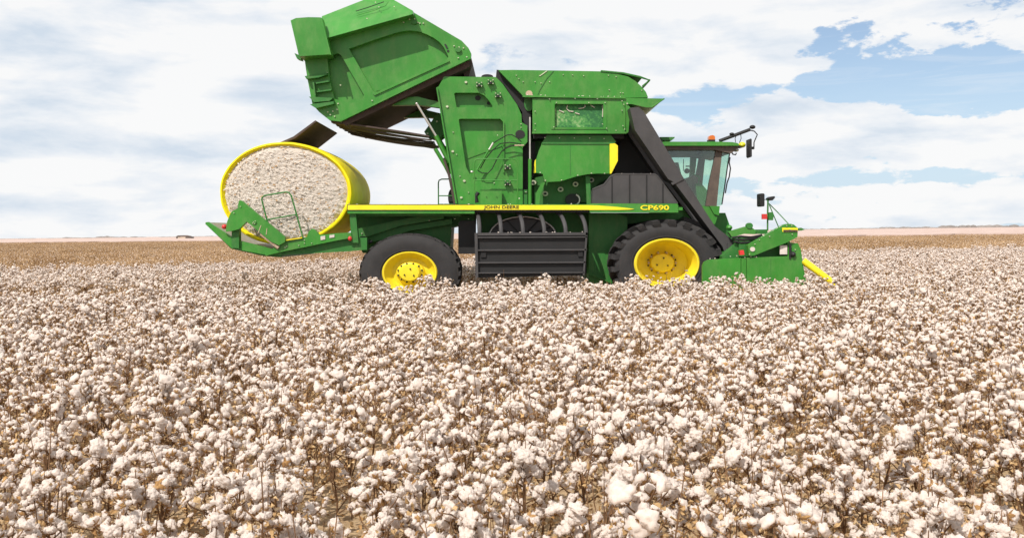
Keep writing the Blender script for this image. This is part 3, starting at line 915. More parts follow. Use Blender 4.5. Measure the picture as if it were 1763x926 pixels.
def wheel(name, cu, cv, Rr, rr, y0, w, n, depth, deep, hub, sx=1.3, rimmat=RIMY, lug=True):
    c = P(cu, cv, 18.0)
    e = empty(name, (c.x - pk.location.x, y0 + w / 2 - pk.location.y, c.z - pk.location.z))
    e.parent = pk
    y1 = y0 + w
    Rb = Rr - depth
    tp = [(rr * 0.98, y0 + 0.05), (rr * 1.02, y0 + 0.02), (rr * 1.09, y0 + 0.015), (rr * 1.10, y0 - 0.002), (rr * 1.13, y0 - 0.002), (rr * 1.14, y0 + 0.01), (rr + (Rb - rr) * 0.42, y0 - 0.005), (rr + (Rb - rr) * 0.7, y0 + 0.0), (Rb * 0.975, y0 + 0.045), (Rb, y0 + 0.12),
          (Rb * 1.005, y0 + w / 2), (Rb, y1 - 0.12), (Rb * 0.975, y1 - 0.045), (rr + (Rb - rr) * 0.6, y1), (rr * 1.02, y1 - 0.02), (rr * 0.98, y1 - 0.05)]
    mb = MB().lathe(cu, cv, tp, sx, 72, 0, True, 18.0, True)
    lug_ring(mb, cu, cv, Rr, y0, y1, n, depth, sx, 0, 0.17, 0.76 if depth > 0.03 else 0.945, 0.52)
    mb.build('tyre', RUB, e)
    yd = y0 + deep
    rp = [(rr * 1.03, y0 + 0.06), (rr * 1.035, y0 + 0.015), (rr * 1.0, y0 - 0.012), (rr * 0.955, y0 - 0.005), (rr * 0.93, y0 + 0.05), (rr * 0.86, y0 + min(0.16, deep * 0.5)), (rr * 0.80, yd - 0.05), (rr * 0.70, yd)]
    if hub == 'deep':
        rp += [(rr * 0.36, yd + 0.05), (rr * 0.33, yd - 0.02), (rr * 0.27, yd - 0.06), (rr * 0.0, yd - 0.07)]
    else:
        rp += [(rr * 0.56, yd - 0.02), (rr * 0.50, yd - 0.10), (rr * 0.42, yd - 0.12), (rr * 0.395, yd - 0.22), (rr * 0.36, yd - 0.245), (0.0, yd - 0.255)]
    mb = MB().lathe(cu, cv, rp, sx, 72)
    if hub == 'deep':
        for k in range(10):
            a = 2 * PI * k / 10
            mb.disc(0, 0, 1, 1, 0, 0.01, 3) if False else None
            r_ = rr * 0.44
            mb.tube([(c.x + sx * r_ * math.cos(a), yd + 0.03, c.z + r_ * math.sin(a)), (c.x + sx * r_ * math.cos(a), yd - 0.05, c.z + r_ * math.sin(a))], 0.022, 8, 1)
    else:
        for k in range(12):
            a = 2 * PI * (k + 0.5) / 12
            r_ = rr * 0.46
            mb.tube([(c.x + sx * r_ * math.cos(a), yd - 0.08, c.z + r_ * math.sin(a)), (c.x + sx * r_ * math.cos(a), yd - 0.15, c.z + r_ * math.sin(a))], 0.018, 8, 1)
        for a in (80, 205, 325):
            r_ = rr * 0.2
            mb.tube([(c.x + sx * r_ * math.cos(R(a)), yd - 0.24, c.z + r_ * math.sin(R(a))), (c.x + sx * r_ * math.cos(R(a)), yd - 0.27, c.z + r_ * math.sin(R(a)))], 0.016, 8, 1)
    mb.build('rim', [rimmat, TAN if hub == 'deep' else BLK], e)
    return e


wheel('rear_wheel', 479.5, 319.5, 0.778, 0.405, 18.08, 0.5, 28, 0.024, 0.20, 'flat')
wheel('rear_wheel', 477.5, 319.5, 0.765, 0.405, 19.1, 0.5, 30, 0.014, 0.20, 'flat')
wheel('front_wheel', 781.5, 308.5, 0.87, 0.478, 17.98, 0.52, 21, 0.075, 0.6, 'deep')
wheel('front_wheel', 781.5, 308.5, 0.87, 0.478, 18.66, 0.52, 21, 0.075, 0.10, 'flat')
wheel('front_wheel', 781.5, 308.5, 0.87, 0.478, 20.4, 0.52, 21, 0.075, 0.6, 'deep')
wheel('front_wheel', 781.5, 308.5, 0.87, 0.478, 21.0, 0.52, 21, 0.075, 0.10, 'flat')
fp = [P(781.5 + 68 * math.cos(R(a)), 303 - 52 * math.sin(R(a)), 18.6) for a in (72, 62, 52, 42, 32)]
MB().hull([p for p in fp] + [p - Vector((0.05, 0, 0.12)) for p in reversed(fp)], [p + Vector((0, 0.6, 0)) for p in fp] + [p + Vector((-0.05, 0.6, -0.12)) for p in reversed(fp)]).build('front_fender', PLAS, pk)

# ---- picking header
HY = 17.5
mb = MB().plate([(823, 345), (823, 311), (825, 306.5), (830, 303.8), (866, 301.8), (868, 301.7), (868, 345)], HY, HY + 0.06)
mb.plate([(868.6, 345), (868.6, 301.7), (874.5, 301.5), (874.5, 345)], HY + 0.02, HY + 0.08)
mb.plate([(875.2, 345), (875.2, 301.4), (921, 299.8), (937, 299), (940, 306), (942, 325), (943.5, 345)], HY, HY + 0.06)
mb.bolts([(856, 299.8), (863.5, 299.2), (880, 300)], HY, 1, 0.8)
hd = mb.build('picking_header', [GREEN, BOLT], pk)
mb = MB()
for k in range(6):
    ya = HY + 0.25 + k * 0.82
    A_ = [P(u, v, HY) for (u, v) in ((850, 300), (866, 286), (880, 281), (925, 277), (936, 290), (940, 345), (850, 345))]
    mb.hull([Vector((p.x, ya, p.z)) for p in A_], [Vector((p.x, ya + 0.5, p.z)) for p in A_])
mb.box(862, 279, 880, 290, HY + 0.3, HY + 4.9)
mb.build('row_unit', GREEN2, hd)
boom = [(876.8, 286.8), (916, 264.3), (919, 262.8), (923, 261.8), (927, 261.9), (930.5, 262.8), (935, 266.8), (934.6, 277.3), (923, 283.3), (884, 298.8), (878, 299.4)]
mb = MB().plate(boom, HY - 0.04, HY + 0.12)
mb.bolts([(884.8, 285.5), (890, 280.5), (902, 276.5), (928.5, 274), (922, 264), (928, 264), (926, 268.5), (878.5, 297.5)], HY - 0.04, 1, 0.75)
mb.disc(882, 291.5, 3.0, 2.7, HY - 0.055, HY - 0.04, 14, 2)
mb.plate([(916.6, 266.4), (935, 266.6), (934.8, 271.2), (917, 271.2)], HY - 0.052, HY - 0.04, (), 3)
mb.plate([(918, 268.8), (934.5, 268.9), (934.6, 271), (918.2, 271)], HY - 0.06, HY - 0.05, (), 4)
mb.plate([(935, 267), (939, 266.4), (943.5, 268.5), (939, 269.8), (935, 270)], HY, HY + 0.1, (), 5)
mb.build('header_boom', [GREEN, BOLT, WHT, YEL, BELT, GREEN2], hd)
mb = MB().plate([(923, 283.5), (935, 284.6), (938.5, 292), (940.5, 306), (944, 326), (946, 345), (938, 345), (934, 312), (923, 300)], HY + 0.03, HY + 0.2)
mb.plate([(914, 287), (922.5, 287), (922.5, 297.5), (914, 297.5)], HY + 0.02, HY + 0.04, (), 1)
mb.ball(929, 297.5, HY, 3.6, 3.4, 0.08, 2).ptube([(926, 285, HY), (926, 303, HY)], 1.3, 8, 2).bolts([(927, 289), (932, 292), (930, 301), (936, 300)], HY + 0.03, 3, 0.8)
mb.build('row_frame', [GREEN, WHT, BLK, BOLT], hd)
rod = [P(941, 305, HY + 0.05), P(950, 311.5, HY), P(962, 320.5, HY - 0.05), P(972, 328, HY - 0.1), P(980, 334, HY - 0.1)]
mb = MB().tube(rod, 0.068, 12, 0, 0.062)
mb.build('row_divider', YEL, hd)
mb = MB().plate([(854, 271.5), (862, 268.5), (873, 265.3), (877, 264.6), (880, 265), (886, 270), (885, 274), (872, 273.5), (858, 277.5)], HY + 0.3, HY + 0.45)
mb.plate([(885, 268.5), (899.5, 268.3), (899.5, 273.8), (885, 273.8)], HY + 0.35, HY + 0.55, (), 1)
mb.ball(854.5, 266.2, HY + 0.6, 3.8, 3.2, 0.08).disc(878.5, 264, 4, 3.4, HY + 0.28, HY + 0.36, 14, 1)
mb.plate([(866, 278), (878, 278), (878, 300), (866, 300)], HY + 0.2, HY + 0.3, (), 1)
mb.build('header_crossbeam', [GREEN, GREEN2], hd)
mb = MB()
for pts in ([(858, 278), (868, 276.5), (880, 277.5), (893, 275)], [(860, 282.5), (868, 284), (880, 283.5)], [(862, 280), (872, 280.5), (886, 278.5), (896, 276)]):
    mb.tube([P(u, v, HY + 0.2) for u, v in pts], 0.02, 6)
mb.build('hydraulic_hose', BLK, hd)
MB().plate([(866.5, 293), (871.5, 292.6), (872.5, 298), (867, 298.4)], HY - 0.03, HY + 0.05).build('red_marker', RED, hd)
mb = MB().ptube([(899.5, 270, HY + 0.4), (899.6, 250, HY + 0.4), (900, 233, HY + 0.4)], 1.0, 8).ptube([(901, 238, HY + 0.4), (912, 249, HY + 0.4), (923.7, 261.5, HY + 0.2)], 0.6, 6).ptube([(901.5, 239.5, HY + 0.4), (912.5, 266, HY + 0.4)], 0.6, 6)
mb.plate([(901, 248.5), (905.5, 248), (906.8, 252), (906, 257.6), (901, 257.6)], HY + 0.35, HY + 0.4)
mast = mb.build('marker_mast', GREEN2, hd)
MB().plate([(891, 227), (892, 226.2), (895, 226.2), (896, 227.2), (896, 240.6), (895, 241.5), (892, 241.5), (891, 240.5)], HY + 0.25, HY + 0.5).ptube([(896, 233.5, HY + 0.4), (900, 233.5, HY + 0.4)], 0.4, 6).build('header_mirror', BLK, mast)
q = [(900.5, 232), (903, 230), (907.5, 229.4), (908.6, 231), (905.5, 234.4), (902, 234.6)]
MB().plate(q, HY + 0.3, HY + 0.5).build('lamp', BLK, mast)
MB().box(893, 250.3, 899, 256.4, HY + 0.33, HY + 0.37).build('red_marker', RED, mast)

# ---- rear bale cradle
TY0, TY1 = 18.15, 21.1
mb = MB()
edge = [(241, 260), (271.5, 288), (309, 296.4), (330, 298.5), (330, 301), (308, 299.5), (271, 291), (240.5, 262)]
mb.plate(edge, TY0, TY1)
mb.plate([(241, 260), (244, 259.6), (276, 280), (281, 281.5), (330, 294), (330, 298.5), (309, 297.6), (271.5, 290.5), (240.5, 262)], TY0 - 0.03, TY0 + 0.05, (), 1)
mb.plate([(241, 260), (244, 259.6), (276, 280), (281, 281.5), (330, 294), (330, 298.5), (309, 297.6), (271.5, 290.5), (240.5, 262)], TY1, TY1 + 0.08, (), 1)
mb.plate([(244, 260.3), (271.5, 286), (309, 294.5), (328, 296.4), (328, 297.4), (309, 295.6), (271, 287.2), (243.4, 261.2)], TY0 + 0.06, TY1 - 0.02, (), 2)
cr = mb.build('bale_cradle', [GREEN2, GREEN, GREYP], pk)
MB().plate([(271.4, 266), (280, 265), (280, 290.5), (271.4, 290)], TY0 - 0.1, TY0 + 0.05).build('cradle_post', GREEN2, cr)
armc = [(280, 234.6), (282, 234.3), (284, 235.6), (333.5, 277), (334, 283), (327, 287), (318, 283), (289, 259.2), (280, 268), (272, 270), (264.5, 271), (266, 259.5), (270, 249.5), (272, 247), (278.5, 244), (279, 240)]
mb = MB().plate(armc, TY0 - 0.2, TY0 - 0.08).bolts([(297, 259.5), (299, 258.5), (298, 261.5), (296, 261), (281.5, 241.5), (274, 249)], TY0 - 0.2, 1, 0.7)
mb.disc(298, 260, 2.4, 2, TY0 - 0.22, TY0 - 0.2, 12, 0)
mb.build('cradle_arm', [GREEN, BOLT], cr)
MB().ptube([(306, 273.5, TY0 - 0.14), (326.5, 290, TY0 - 0.14)], 2.3, 8).ptube([(302.5, 272.5, TY0 - 0.2), (306, 263.5, TY0 - 0.2)], 0.5, 6).ptube([(312, 274.5, TY0 - 0.2), (313, 267, TY0 - 0.2)], 0.5, 6).build('locking_strut', TAN, cr)
MB().ball(263, 265.2, TY0 - 0.12, 3.2, 2.9, 0.06).build('marker_lamp', RED, cr)
MB().ball(410.2, 279, TY0 - 0.1, 2.6, 3.0, 0.05).build('marker_lamp', RED, cr)
SB = [(310, 297), (330, 284), (334, 281.3), (356, 277.7), (359.5, 277.5), (360.5, 274), (362, 270.5), (365.5, 267.4), (369, 269), (371.5, 271.8), (374, 274.8), (395, 272.7), (411, 272), (412.5, 278.2), (396, 281), (330, 294.6), (312, 299)]
mb = MB().plate(SB, TY0 - 0.12, TY0)
mb.bolts([(336, 288), (350, 287), (356.5, 281), (356.5, 284.5), (365, 284.5), (334, 289.5)], TY0 - 0.12, 1, 0.7)
mb.plate([(375.5, 276.5), (381, 275.6), (381, 280), (375.8, 281)], TY0 - 0.135, TY0 - 0.12, (), 2).plate([(386, 275), (391.8, 274.2), (391.8, 277.6), (386, 278.4)], TY0 - 0.135, TY0 - 0.12, (), 2)
mb.build('side_beam', [GREEN, BOLT, WHT], cr)
MB().plate([(308, 297.5), (330, 294.2), (396, 280.6), (412, 278), (430, 278), (430, 292), (410, 294), (330, 298.3), (312, 299.6)], TY0 - 0.02, TY0 + 0.14).build('lower_beam', GREEN2, cr)
rail('hand_rail', [(333, 280), (330, 275.2), (314.5, 261.5), (313, 258), (306.8, 234), (307, 231.3), (309.5, 229), (334.5, 224.7), (338.5, 225.2), (341.4, 229), (355, 278)], [[(313.5, 257), (347, 251)]], 18.02, GREEN2, 0.95, cr)
MB().plate([(335, 280.6), (354, 277.6), (354, 278.6), (335, 281.6)], 17.99, 18.05).build('rail_foot_strip', YEL, cr)

rl = random.Random(21)
mb = MB()
for (ua, va, ub, vb, yy, n) in ((408, 239, 795, 239, 18.05, 22), (613, 111, 732, 113.5, 18.43, 14), (830, 303, 937, 299, 17.5, 7), (560, 272.5, 688, 271.5, 17.84, 16),
                                (880, 285, 918, 263, 17.48, 10), (245, 260, 272, 286, 18.3, 10), (312, 296, 395, 281, 18.08, 14), (722, 203.5, 768, 203.5, 18.2, 8)):
    for k in range(n):
        t = rl.random()
        mb.ball(ua + (ub - ua) * t, va + (vb - va) * t - rl.uniform(0, .5), yy + rl.uniform(0, .06), rl.uniform(.4, 1.3), rl.uniform(.3, .8), None, 0, 6)
o_ = mb.build('stuck_lint', LINT, pk)
o_['kind'] = 'stuff'
for (name_, segs) in (('panel_seam', [((545, 190), (612, 190)), ((668, 168.5), (668, 205)), ((690, 249), (690, 330)), ((903, 302), (903, 330)), ((466, 247), (466, 249.5)), ((612, 240), (612, 246))]),):
    for (a_, b_) in segs[1:2] + segs[3:4]:
        yy = 18.415 if a_[1] < 250 else 17.497
        MB().plate([(a_[0], a_[1]), (a_[0] + .7, a_[1]), (b_[0] + .7, b_[1]), (b_[0], b_[1])], yy, yy + .01).build(name_, GREEN2, pk)

# ================================================================== COTTON BALE
BY0, BY1 = 18.4, 20.8
bc = P(334, 226, BY0)
ax, az = 78 / F * BY0, 60.5 / F * BY0
bale = MB()
seg, rings = 260, 64
vs, fs = [], []
k0 = 0.94
for i in range(rings + 1):
    rr = k0 * i / rings
    for k in range(seg):
        t = 2 * PI * k / seg
        x, z = rr * math.cos(t), rr * math.sin(t)
        nz = noise.fractal(Vector((x * 13, z * 20 + x * 5, 3.1)), 0.5, 2.1, 4) * 0.016 + noise.noise(Vector((x * 2.3, z * 2.3, 7))) * 0.025
        dome = -0.05 * (1 - (rr / k0) ** 2)
        edge_in = 0.05 * max(0, (rr / k0 - 0.9) / 0.1)
        vs.append((bc.x + ax * x * (1 + 0.012 * math.sin(3 * t + 1)), BY0 + 0.02 + dome + nz + edge_in, bc.z + az * z * (1 + 0.012 * math.sin(3 * t + 1))))
for i in range(rings):
    for k in range(seg):
        k2 = (k + 1) % seg
        fs.append([i * seg + k, (i + 1) * seg + k, (i + 1) * seg + k2, i * seg + k2])
bale.add(vs, fs, 0, True)
rb = random.Random(31)
for k in range(1100):                                     # loose strands and bits of trash pressed into the face
    rr, t = math.sqrt(rb.random()) * k0 * .96, rb.uniform(0, 2 * PI)
    x, z = rr * math.cos(t), rr * math.sin(t)
    y_ = BY0 + 0.0 - 0.05 * (1 - (rr / k0) ** 2) - rb.uniform(.0, .035)
    a = (t + PI / 2 if rb.random() < .5 else 0) + rb.gauss(0, .5)
    c_ = Vector((bc.x + ax * x, y_, bc.z + az * z))
    if k % 5 == 0:
        q = rb.uniform(.008, .02)
        bale.add([c_ + Vector((-q * 1.6, 0, -q * .4)), c_ + Vector((q * .5, -.006, -q * .7)), c_ + Vector((q * 1.5, 0, q * .5)), c_ + Vector((-q * .4, -.004, q * .7))], [[0, 1, 2], [0, 2, 3]], 2)
    else:
        L_, w_ = rb.uniform(.012, .045), rb.uniform(.003, .008)
        d_ = Vector((math.cos(a), 0, math.sin(a) * .8))
        n_ = Vector((-d_.z, 0, d_.x)) * w_
        m_ = c_ + Vector((0, -rb.uniform(.003, .014), 0)) + n_ * rb.uniform(-2, 2)
        bale.add([c_ - d_ * L_ - n_, c_ - d_ * L_ + n_, m_ + n_ * 1.4, m_ - n_ * 1.4, c_ + d_ * L_], [[0, 1, 2], [0, 2, 3], [3, 2, 4]], 1)
bo = bale.build('cotton_bale', [FIBRE, LINT_BALE, BUR], None)
bo_loc = Vector((bc.x, (BY0 + BY1) / 2, bc.z - az))
for v in bo.data.vertices:
    v.co -= bo_loc
bo.location = bo_loc
tag(bo, 'round bale of pressed cotton in yellow plastic wrap resting on the rear cradle', 'cotton bale')
vs, fs = [], []
prof = [(0.91, BY0 + 0.09), (0.935, BY0 + 0.03), (0.96, BY0 - 0.02), (0.985, BY0 - 0.01), (1.0, BY0 + 0.06), (1.006, BY0 + 0.25), (1.012, BY0 + 0.5), (1.015, BY0 + 0.8), (1.018, BY0 + 1.2), (1.016, BY0 + 1.6), (1.012, BY1 - 0.5), (1.0, BY1 - 0.06), (0.97, BY1), (0.85, BY1 - 0.03), (0.0, BY1 - 0.03)]
for j, (r_, y_) in enumerate(prof):
    for k in range(seg):
        t = 2 * PI * k / seg
        w = 1 + 0.0015 * math.sin(9 * t + j * 0.4) + 0.004 * noise.noise(Vector((math.cos(t) * 6, math.sin(t) * 6, y_ * 2)))
        w *= (1 + 0.012 * math.sin(3 * t + 1))
        vs.append((bc.x + ax * r_ * w * math.cos(t), y_, bc.z + az * r_ * w * math.sin(t)))
for j in range(len(prof) - 1):
    for k in range(seg):
        k2 = (k + 1) % seg
        fs.append([j * seg + k, (j + 1) * seg + k, (j + 1) * seg + k2, j * seg + k2])
MB().add(vs, fs, 0, True).build('wrap', WRAP, bo)
# dark flap of the wrap tail standing off the top of the bale
qa = [(318, 171), (344, 159.5), (369.5, 140.7), (371, 142), (346, 161.5), (319, 173)]
b2 = [P(u, v, 18.62) for u, v in qa]
vs_n = [Vector((p.x, 18.62, p.z)) for p in b2]
vs_f = [Vector((p.x, 20.85, p.z)) for p in b2]
MB().hull(vs_n, vs_f).build('wrap_tail', BELT, bo, 'dark brown flap of wrap standing off the top of the bale')

# ================================================================== SETTING
def sloped(o):
    o.rotation_euler = (0, -math.atan(SLOPE), 0)
    return o


g = MB()
N = 6
xs = [-6000, -300, -40, 0, 60, 500, 8000]
ys = [-60, 2, 12, 40, 200, 1500, 9000]
for i in range(len(xs) - 1):
    for j in range(len(ys) - 1):
        g.add([(xs[i], ys[j], 0), (xs[i + 1], ys[j], 0), (xs[i + 1], ys[j + 1], 0), (xs[i], ys[j + 1], 0)], [[0, 1, 2, 3]])
ground = sloped(g.build('ground', SOIL))
tag(ground, kind='structure')

# unpicked cotton far beyond the stalks: its near edge runs nearer on the right
ctrl = [(-900, 520), (-130, 226), (-60, 194), (45, 134), (160, 114), (500, 92), (1500, 60)]
edge = []
for (xa, ya), (xb, yb) in zip(ctrl[:-1], ctrl[1:]):
    for k in range(40):
        t = k / 40
        x = xa + (xb - xa) * t
        edge.append((x, ya + (yb - ya) * t + 7 * noise.noise(Vector((x * .12, 1.5, 0))) + 4 * noise.noise(Vector((x * .9, 4.5, 0)))))
edge.append(ctrl[-1])
g = MB()
far_e = [(-5000 + 11000 * i / (len(edge) - 1), 5200) for i in range(len(edge))]
zt = 0.62
n = len(edge)
vs = [(x, y, 0.0) for x, y in edge] + [(x, y, zt) for x, y in edge] + [(x, y, zt) for x, y in far_e]
fs = []
for i in range(n - 1):
    fs.append([i, i + 1, n + i + 1, n + i])
    fs.append([n + i, n + i + 1, 2 * n + i + 1, 2 * n + i])
g.add(vs, fs)
far = sloped(g.build('far_cotton_field', FARC))
tag(far, kind='stuff', label='pale pink strip of unpicked cotton along the horizon')

# scrub along the skyline
def skyline(name, x0, x1, y, hfun, step, label):
    mb = MB()
    x = x0
    rr = random.Random(5)
    while x < x1:
        h = hfun(x) * (0.6 + 0.8 * rr.random())
        w = step * (0.7 + rr.random())
        d = step * 0.8
        z0 = 0.0
        vs, fs = [], []
        for q in range(9):
            t = 2 * PI * q / 9
            vs.append((x + w * math.cos(t), y + d * math.sin(t), z0))
        for q in range(9):
            t = 2 * PI * q / 9
            s_ = 0.8 + 0.3 * rr.random()
            vs.append((x + w * 0.8 * s_ * math.cos(t), y + d * 0.8 * math.sin(t), h * (0.55 + 0.3 * rr.random())))
        vs.append((x + rr.uniform(-.2, .2) * w, y, h))
        for q in range(9):
            q2 = (q + 1) % 9
            fs.append([q, q2, 9 + q2, 9 + q])
            fs.append([9 + q, 9 + q2, 18])
        mb.add(vs, fs)
        x += w * 1.1
    o = sloped(mb.build(name, TREES))
    tag(o, kind='stuff', label=label)
    return o


def hsky(x):
    u = x / 1500 * F + U0
    b = 1.3
    b += 3.0 * math.exp(-((u - 125) / 14) ** 2)
    b += 2.8 * math.exp(-((u - 1150) / 130) ** 2)
    b += 2.0 * math.exp(-((u - 1500) / 200) ** 2)
    b += 1.2 * noise.noise(Vector((u * 0.03, 2, 5)))
    return max(0.8, b)


skyline('far_scrub', -1400, 2200, 1500, hsky, 7, 'thin dark line of scrub along the horizon')

# open-sided shed far off on the left
sy = 420.0
sx0, sx1 = (206.5 - U0) / F * sy, (224.5 - U0) / F * sy
sz = SLOPE * sx0
hz = lambda v: HCAM + (V0 - v) / F * sy
shed = empty('field_shed', ((sx0 + sx1) / 2, sy, sz))
tag(shed, 'small dark flat-roofed open shed on the far left horizon', 'shed')
pp = lambda u, v, y=sy: Vector(((u - U0) / F * sy, y, hz(v)))
ztop = 275.6
mb = MB().hull([pp(206, 276.6), pp(208.5, 275.4), pp(216, 275.2), pp(220, 275.9), pp(225, 278), pp(219, 277.2), pp(207, 277.0)], [p + Vector((0, 4, 0)) for p in
        [pp(206, 276.6), pp(208.5, 275.4), pp(216, 275.2), pp(220, 275.9), pp(225, 278), pp(219, 277.2), pp(207, 277.0)]])
mb.build('roof', SHED, shed)
for (ua, ub) in ((206.3, 208.2), (217.5, 224)):
    zb = sz
    a, b_ = pp(ua, 277), pp(ub, 277)
    MB().hull([a, b_, Vector((b_.x, sy, zb)), Vector((a.x, sy, zb))], [q + Vector((0, 3.6, 0)) for q in (a, b_, Vector((b_.x, sy, zb)), Vector((a.x, sy, zb)))]).build('wall', SHED, shed)
a, b_ = pp(208.4, 277.3), pp(217.3, 277.3)
MB().hull([a, b_, Vector((b_.x, sy, sz)), Vector((a.x, sy, sz))], [q + Vector((0, 1.0, 0)) + Vector((0, 1.0, 0)) for q in (a, b_, Vector((b_.x, sy, sz)), Vector((a.x, sy, sz)))]).build('pale_interior', SHEDI, shed)  # pale block stands in for the light interior under the roof

# ================================================================== COTTON PLANTS
def ico(sub):
    import bmesh
    bm = bmesh.new()
    bmesh.ops.create_icosphere(bm, subdivisions=sub, radius=1.0)
    v = np.array([x.co[:] for x in bm.verts])
    f = np.array([[q.index for q in x.verts] for x in bm.faces])
    bm.free()
    return v, f


ICO = {k: ico(k) for k in (1, 2, 3, 4)}
nr = np.random.RandomState(4)


def boll_geo(seed, sub):
    """open boll: 4-5 fluffy locks bulging from a dry bur; returns lint and bur geometry (unit radius)"""
    r = np.random.RandomState(seed)
    v, f = ICO[sub]
    nl = r.choice([4, 5, 5])
    cs, rs = [], []
    for k in range(nl):
        t = 2 * PI * k / nl + r.uniform(-.25, .25)
        e = r.uniform(-.15, .5)
        d = r.uniform(.48, .74)
        cs.append((d * math.cos(t) * math.cos(e), d * math.sin(t) * math.cos(e), d * math.sin(e) + .1))
        rs.append(r.uniform(.36, .56))
    cs.append((r.uniform(-.15, .15), r.uniform(-.15, .15), r.uniform(.2, .4)))
    rs.append(r.uniform(.45, .55))
    best = np.zeros(len(v))
    for c, q in zip(cs, rs):
        c = np.array(c)
        dc = v @ c
        disc = dc * dc - c @ c + q * q
        ok = disc > 0
        rad = np.where(ok, dc + np.sqrt(np.maximum(disc, 0)), 0)
        best = np.maximum(best, rad)
    best = np.maximum(best, .24)
    off = r.uniform(0, 50)
    nz = np.array([noise.fractal(Vector((p[0] * 3.6 + off, p[1] * 3.6, p[2] * 3.6)), 0.6, 2.2, 5) for p in v])
    nz2 = np.array([noise.noise(Vector((p[0] * 9 + off, p[1] * 9, p[2] * 9))) for p in v])
    vv = v * (best * (1 + 0.27 * nz + 0.06 * nz2))[:, None]
    vv[:, 2] *= r.uniform(.75, 1.05)
    vv[:, 0] *= r.uniform(.9, 1.3)
    # loose fibres standing off the locks
    hv, hf = [], []
    for k in range(150 if sub >= 4 else 60):
        p = Vector(vv[r.randint(len(vv))])
        n_ = (p.normalized() + Vector(r.uniform(-.9, .9, 3))).normalized()
        L_ = r.uniform(.12, .5)
        sd_ = n_.cross(Vector(r.uniform(-1, 1, 3))).normalized() * r.uniform(.012, .03)
        q = p + n_ * L_ * .5
        e = q + (n_ + Vector(r.uniform(-.8, .8, 3))).normalized() * L_ * .5
        o = len(hv) + len(vv)
        hv += [p - n_ * .05 - sd_, p - n_ * .05 + sd_, q + sd_ * .7, q - sd_ * .7, e]
        hf += [(o, o + 1, o + 2), (o, o + 2, o + 3), (o + 3, o + 2, o + 4)]
    vv = np.concatenate([vv, np.array([tuple(h) for h in hv])])
    f = np.concatenate([f, np.array(hf)])
    # bur: pointed dry bracts curling out below
    bv, bf = [], []
    nb = 5
    for k in range(nb):
        t = 2 * PI * (k + .5) / nb + r.uniform(-.3, .3)
        L = r.uniform(.75, 1.05)
        wd = r.uniform(.2, .3)
        ca, sa = math.cos(t), math.sin(t)
        pts = [(0.05, -.45, wd * .5), (0.42 * L, -.42, wd), (0.8 * L, -.22, wd * .8), (1.08 * L, r.uniform(-.1, .25), 0.02)]
        o = len(bv)
        for (q, z, w) in pts:
            bv.append((q * ca - w * sa, q * sa + w * ca, z + .05))
            bv.append((q * ca, q * sa, z - .03))
            bv.append((q * ca + w * sa, q * sa - w * ca, z + .05))
        for i in range(3):
            for c in range(2):
                bf.append((o + 3 * i + c, o + 3 * i + c + 1, o + 3 * i + 4 + c))
                bf.append((o + 3 * i + c, o + 3 * i + 4 + c, o + 3 * i + 3 + c))
    return (vv, f), (np.array(bv), np.array(bf))


class Geo:
    def __init__(self):
        self.V, self.Fc, self.M, self.n = [], [], [], 0

    def add(self, v, f, mi):
        self.V.append(np.asarray(v, float))
        self.Fc.append(np.asarray(f, int) + self.n)
        self.M.append(np.full(len(f), mi))
        self.n += len(v)

    def mesh(self, name, mats, smooth=(0,)):
        V = np.concatenate(self.V)
        Fc = np.concatenate(self.Fc)
        M = np.concatenate(self.M).astype(np.int32)
        me = bpy.data.meshes.new(name)
        me.vertices.add(len(V))
        me.vertices.foreach_set('co', V.astype(np.float32).ravel())
        me.loops.add(len(Fc) * 3)
        me.loops.foreach_set('vertex_index', Fc.astype(np.int32).ravel())
        me.polygons.add(len(Fc))
        me.polygons.foreach_set('loop_start', np.arange(0, len(Fc) * 3, 3, dtype=np.int32))
        me.polygons.foreach_set('loop_total', np.full(len(Fc), 3, dtype=np.int32))
        for m in mats:
            me.materials.append(m)
        me.polygons.foreach_set('material_index', M)
        me.polygons.foreach_set('use_smooth', np.isin(M, smooth))
        me.update(calc_edges=True)
        me.validate()
        return me


def stem_geo(p, rad, seg=5):
    p = [Vector(q) for q in p]
    vs, fs = [], []
    n = len(p)
    for i, q in enumerate(p):
        d = (p[min(i + 1, n - 1)] - p[max(0, i - 1)]).normalized()
        a = d.cross(Vector((.3, 1, .2))).normalized()
        b = d.cross(a)
        for k in range(seg):
            t = 2 * PI * k / seg
            vs.append(q + (a * math.cos(t) + b * math.sin(t)) * rad[i])
    for i in range(n - 1):
        for k in range(seg):
            k2 = (k + 1) % seg
            fs.append((i * seg + k, i * seg + k2, (i + 1) * seg + k2))
            fs.append((i * seg + k, (i + 1) * seg + k2, (i + 1) * seg + k))
    return np.array([tuple(x) for x in vs]), np.array(fs)


def leaf_geo(r, c, size):
    """a curled dry leaf scrap"""
    rot = Matrix.Rotation(r.uniform(0, 2 * PI), 3, 'Z') @ Matrix.Rotation(r.uniform(-1.1, 1.1), 3, 'X') @ Matrix.Rotation(r.uniform(-.8, .8), 3, 'Y')
    vs = []
    cur = r.uniform(-2.0, 2.4)
    for i in range(4):
        t = i / 3
        w = (0.12, .42, .30, .03)[i] * r.uniform(.5, 1.3)
        z = cur * .35 * t * t + r.uniform(-.14, .14)
        for q in (-1, 0, 1):
            vs.append(Vector(c) + (rot @ Vector((w * q + r.uniform(-.08, .08), t * 1.1 + r.uniform(-.12, .12), z + (.2 if q else 0) * r.uniform(-.6, 2)))) * size)
    fs = []
    for i in range(3):
        for q in range(2):
            fs.append((3 * i + q, 3 * i + q + 1, 3 * i + 4 + q))
            fs.append((3 * i + q, 3 * i + 4 + q, 3 * i + 3 + q))
    return np.array([tuple(x) for x in vs]), np.array(fs)


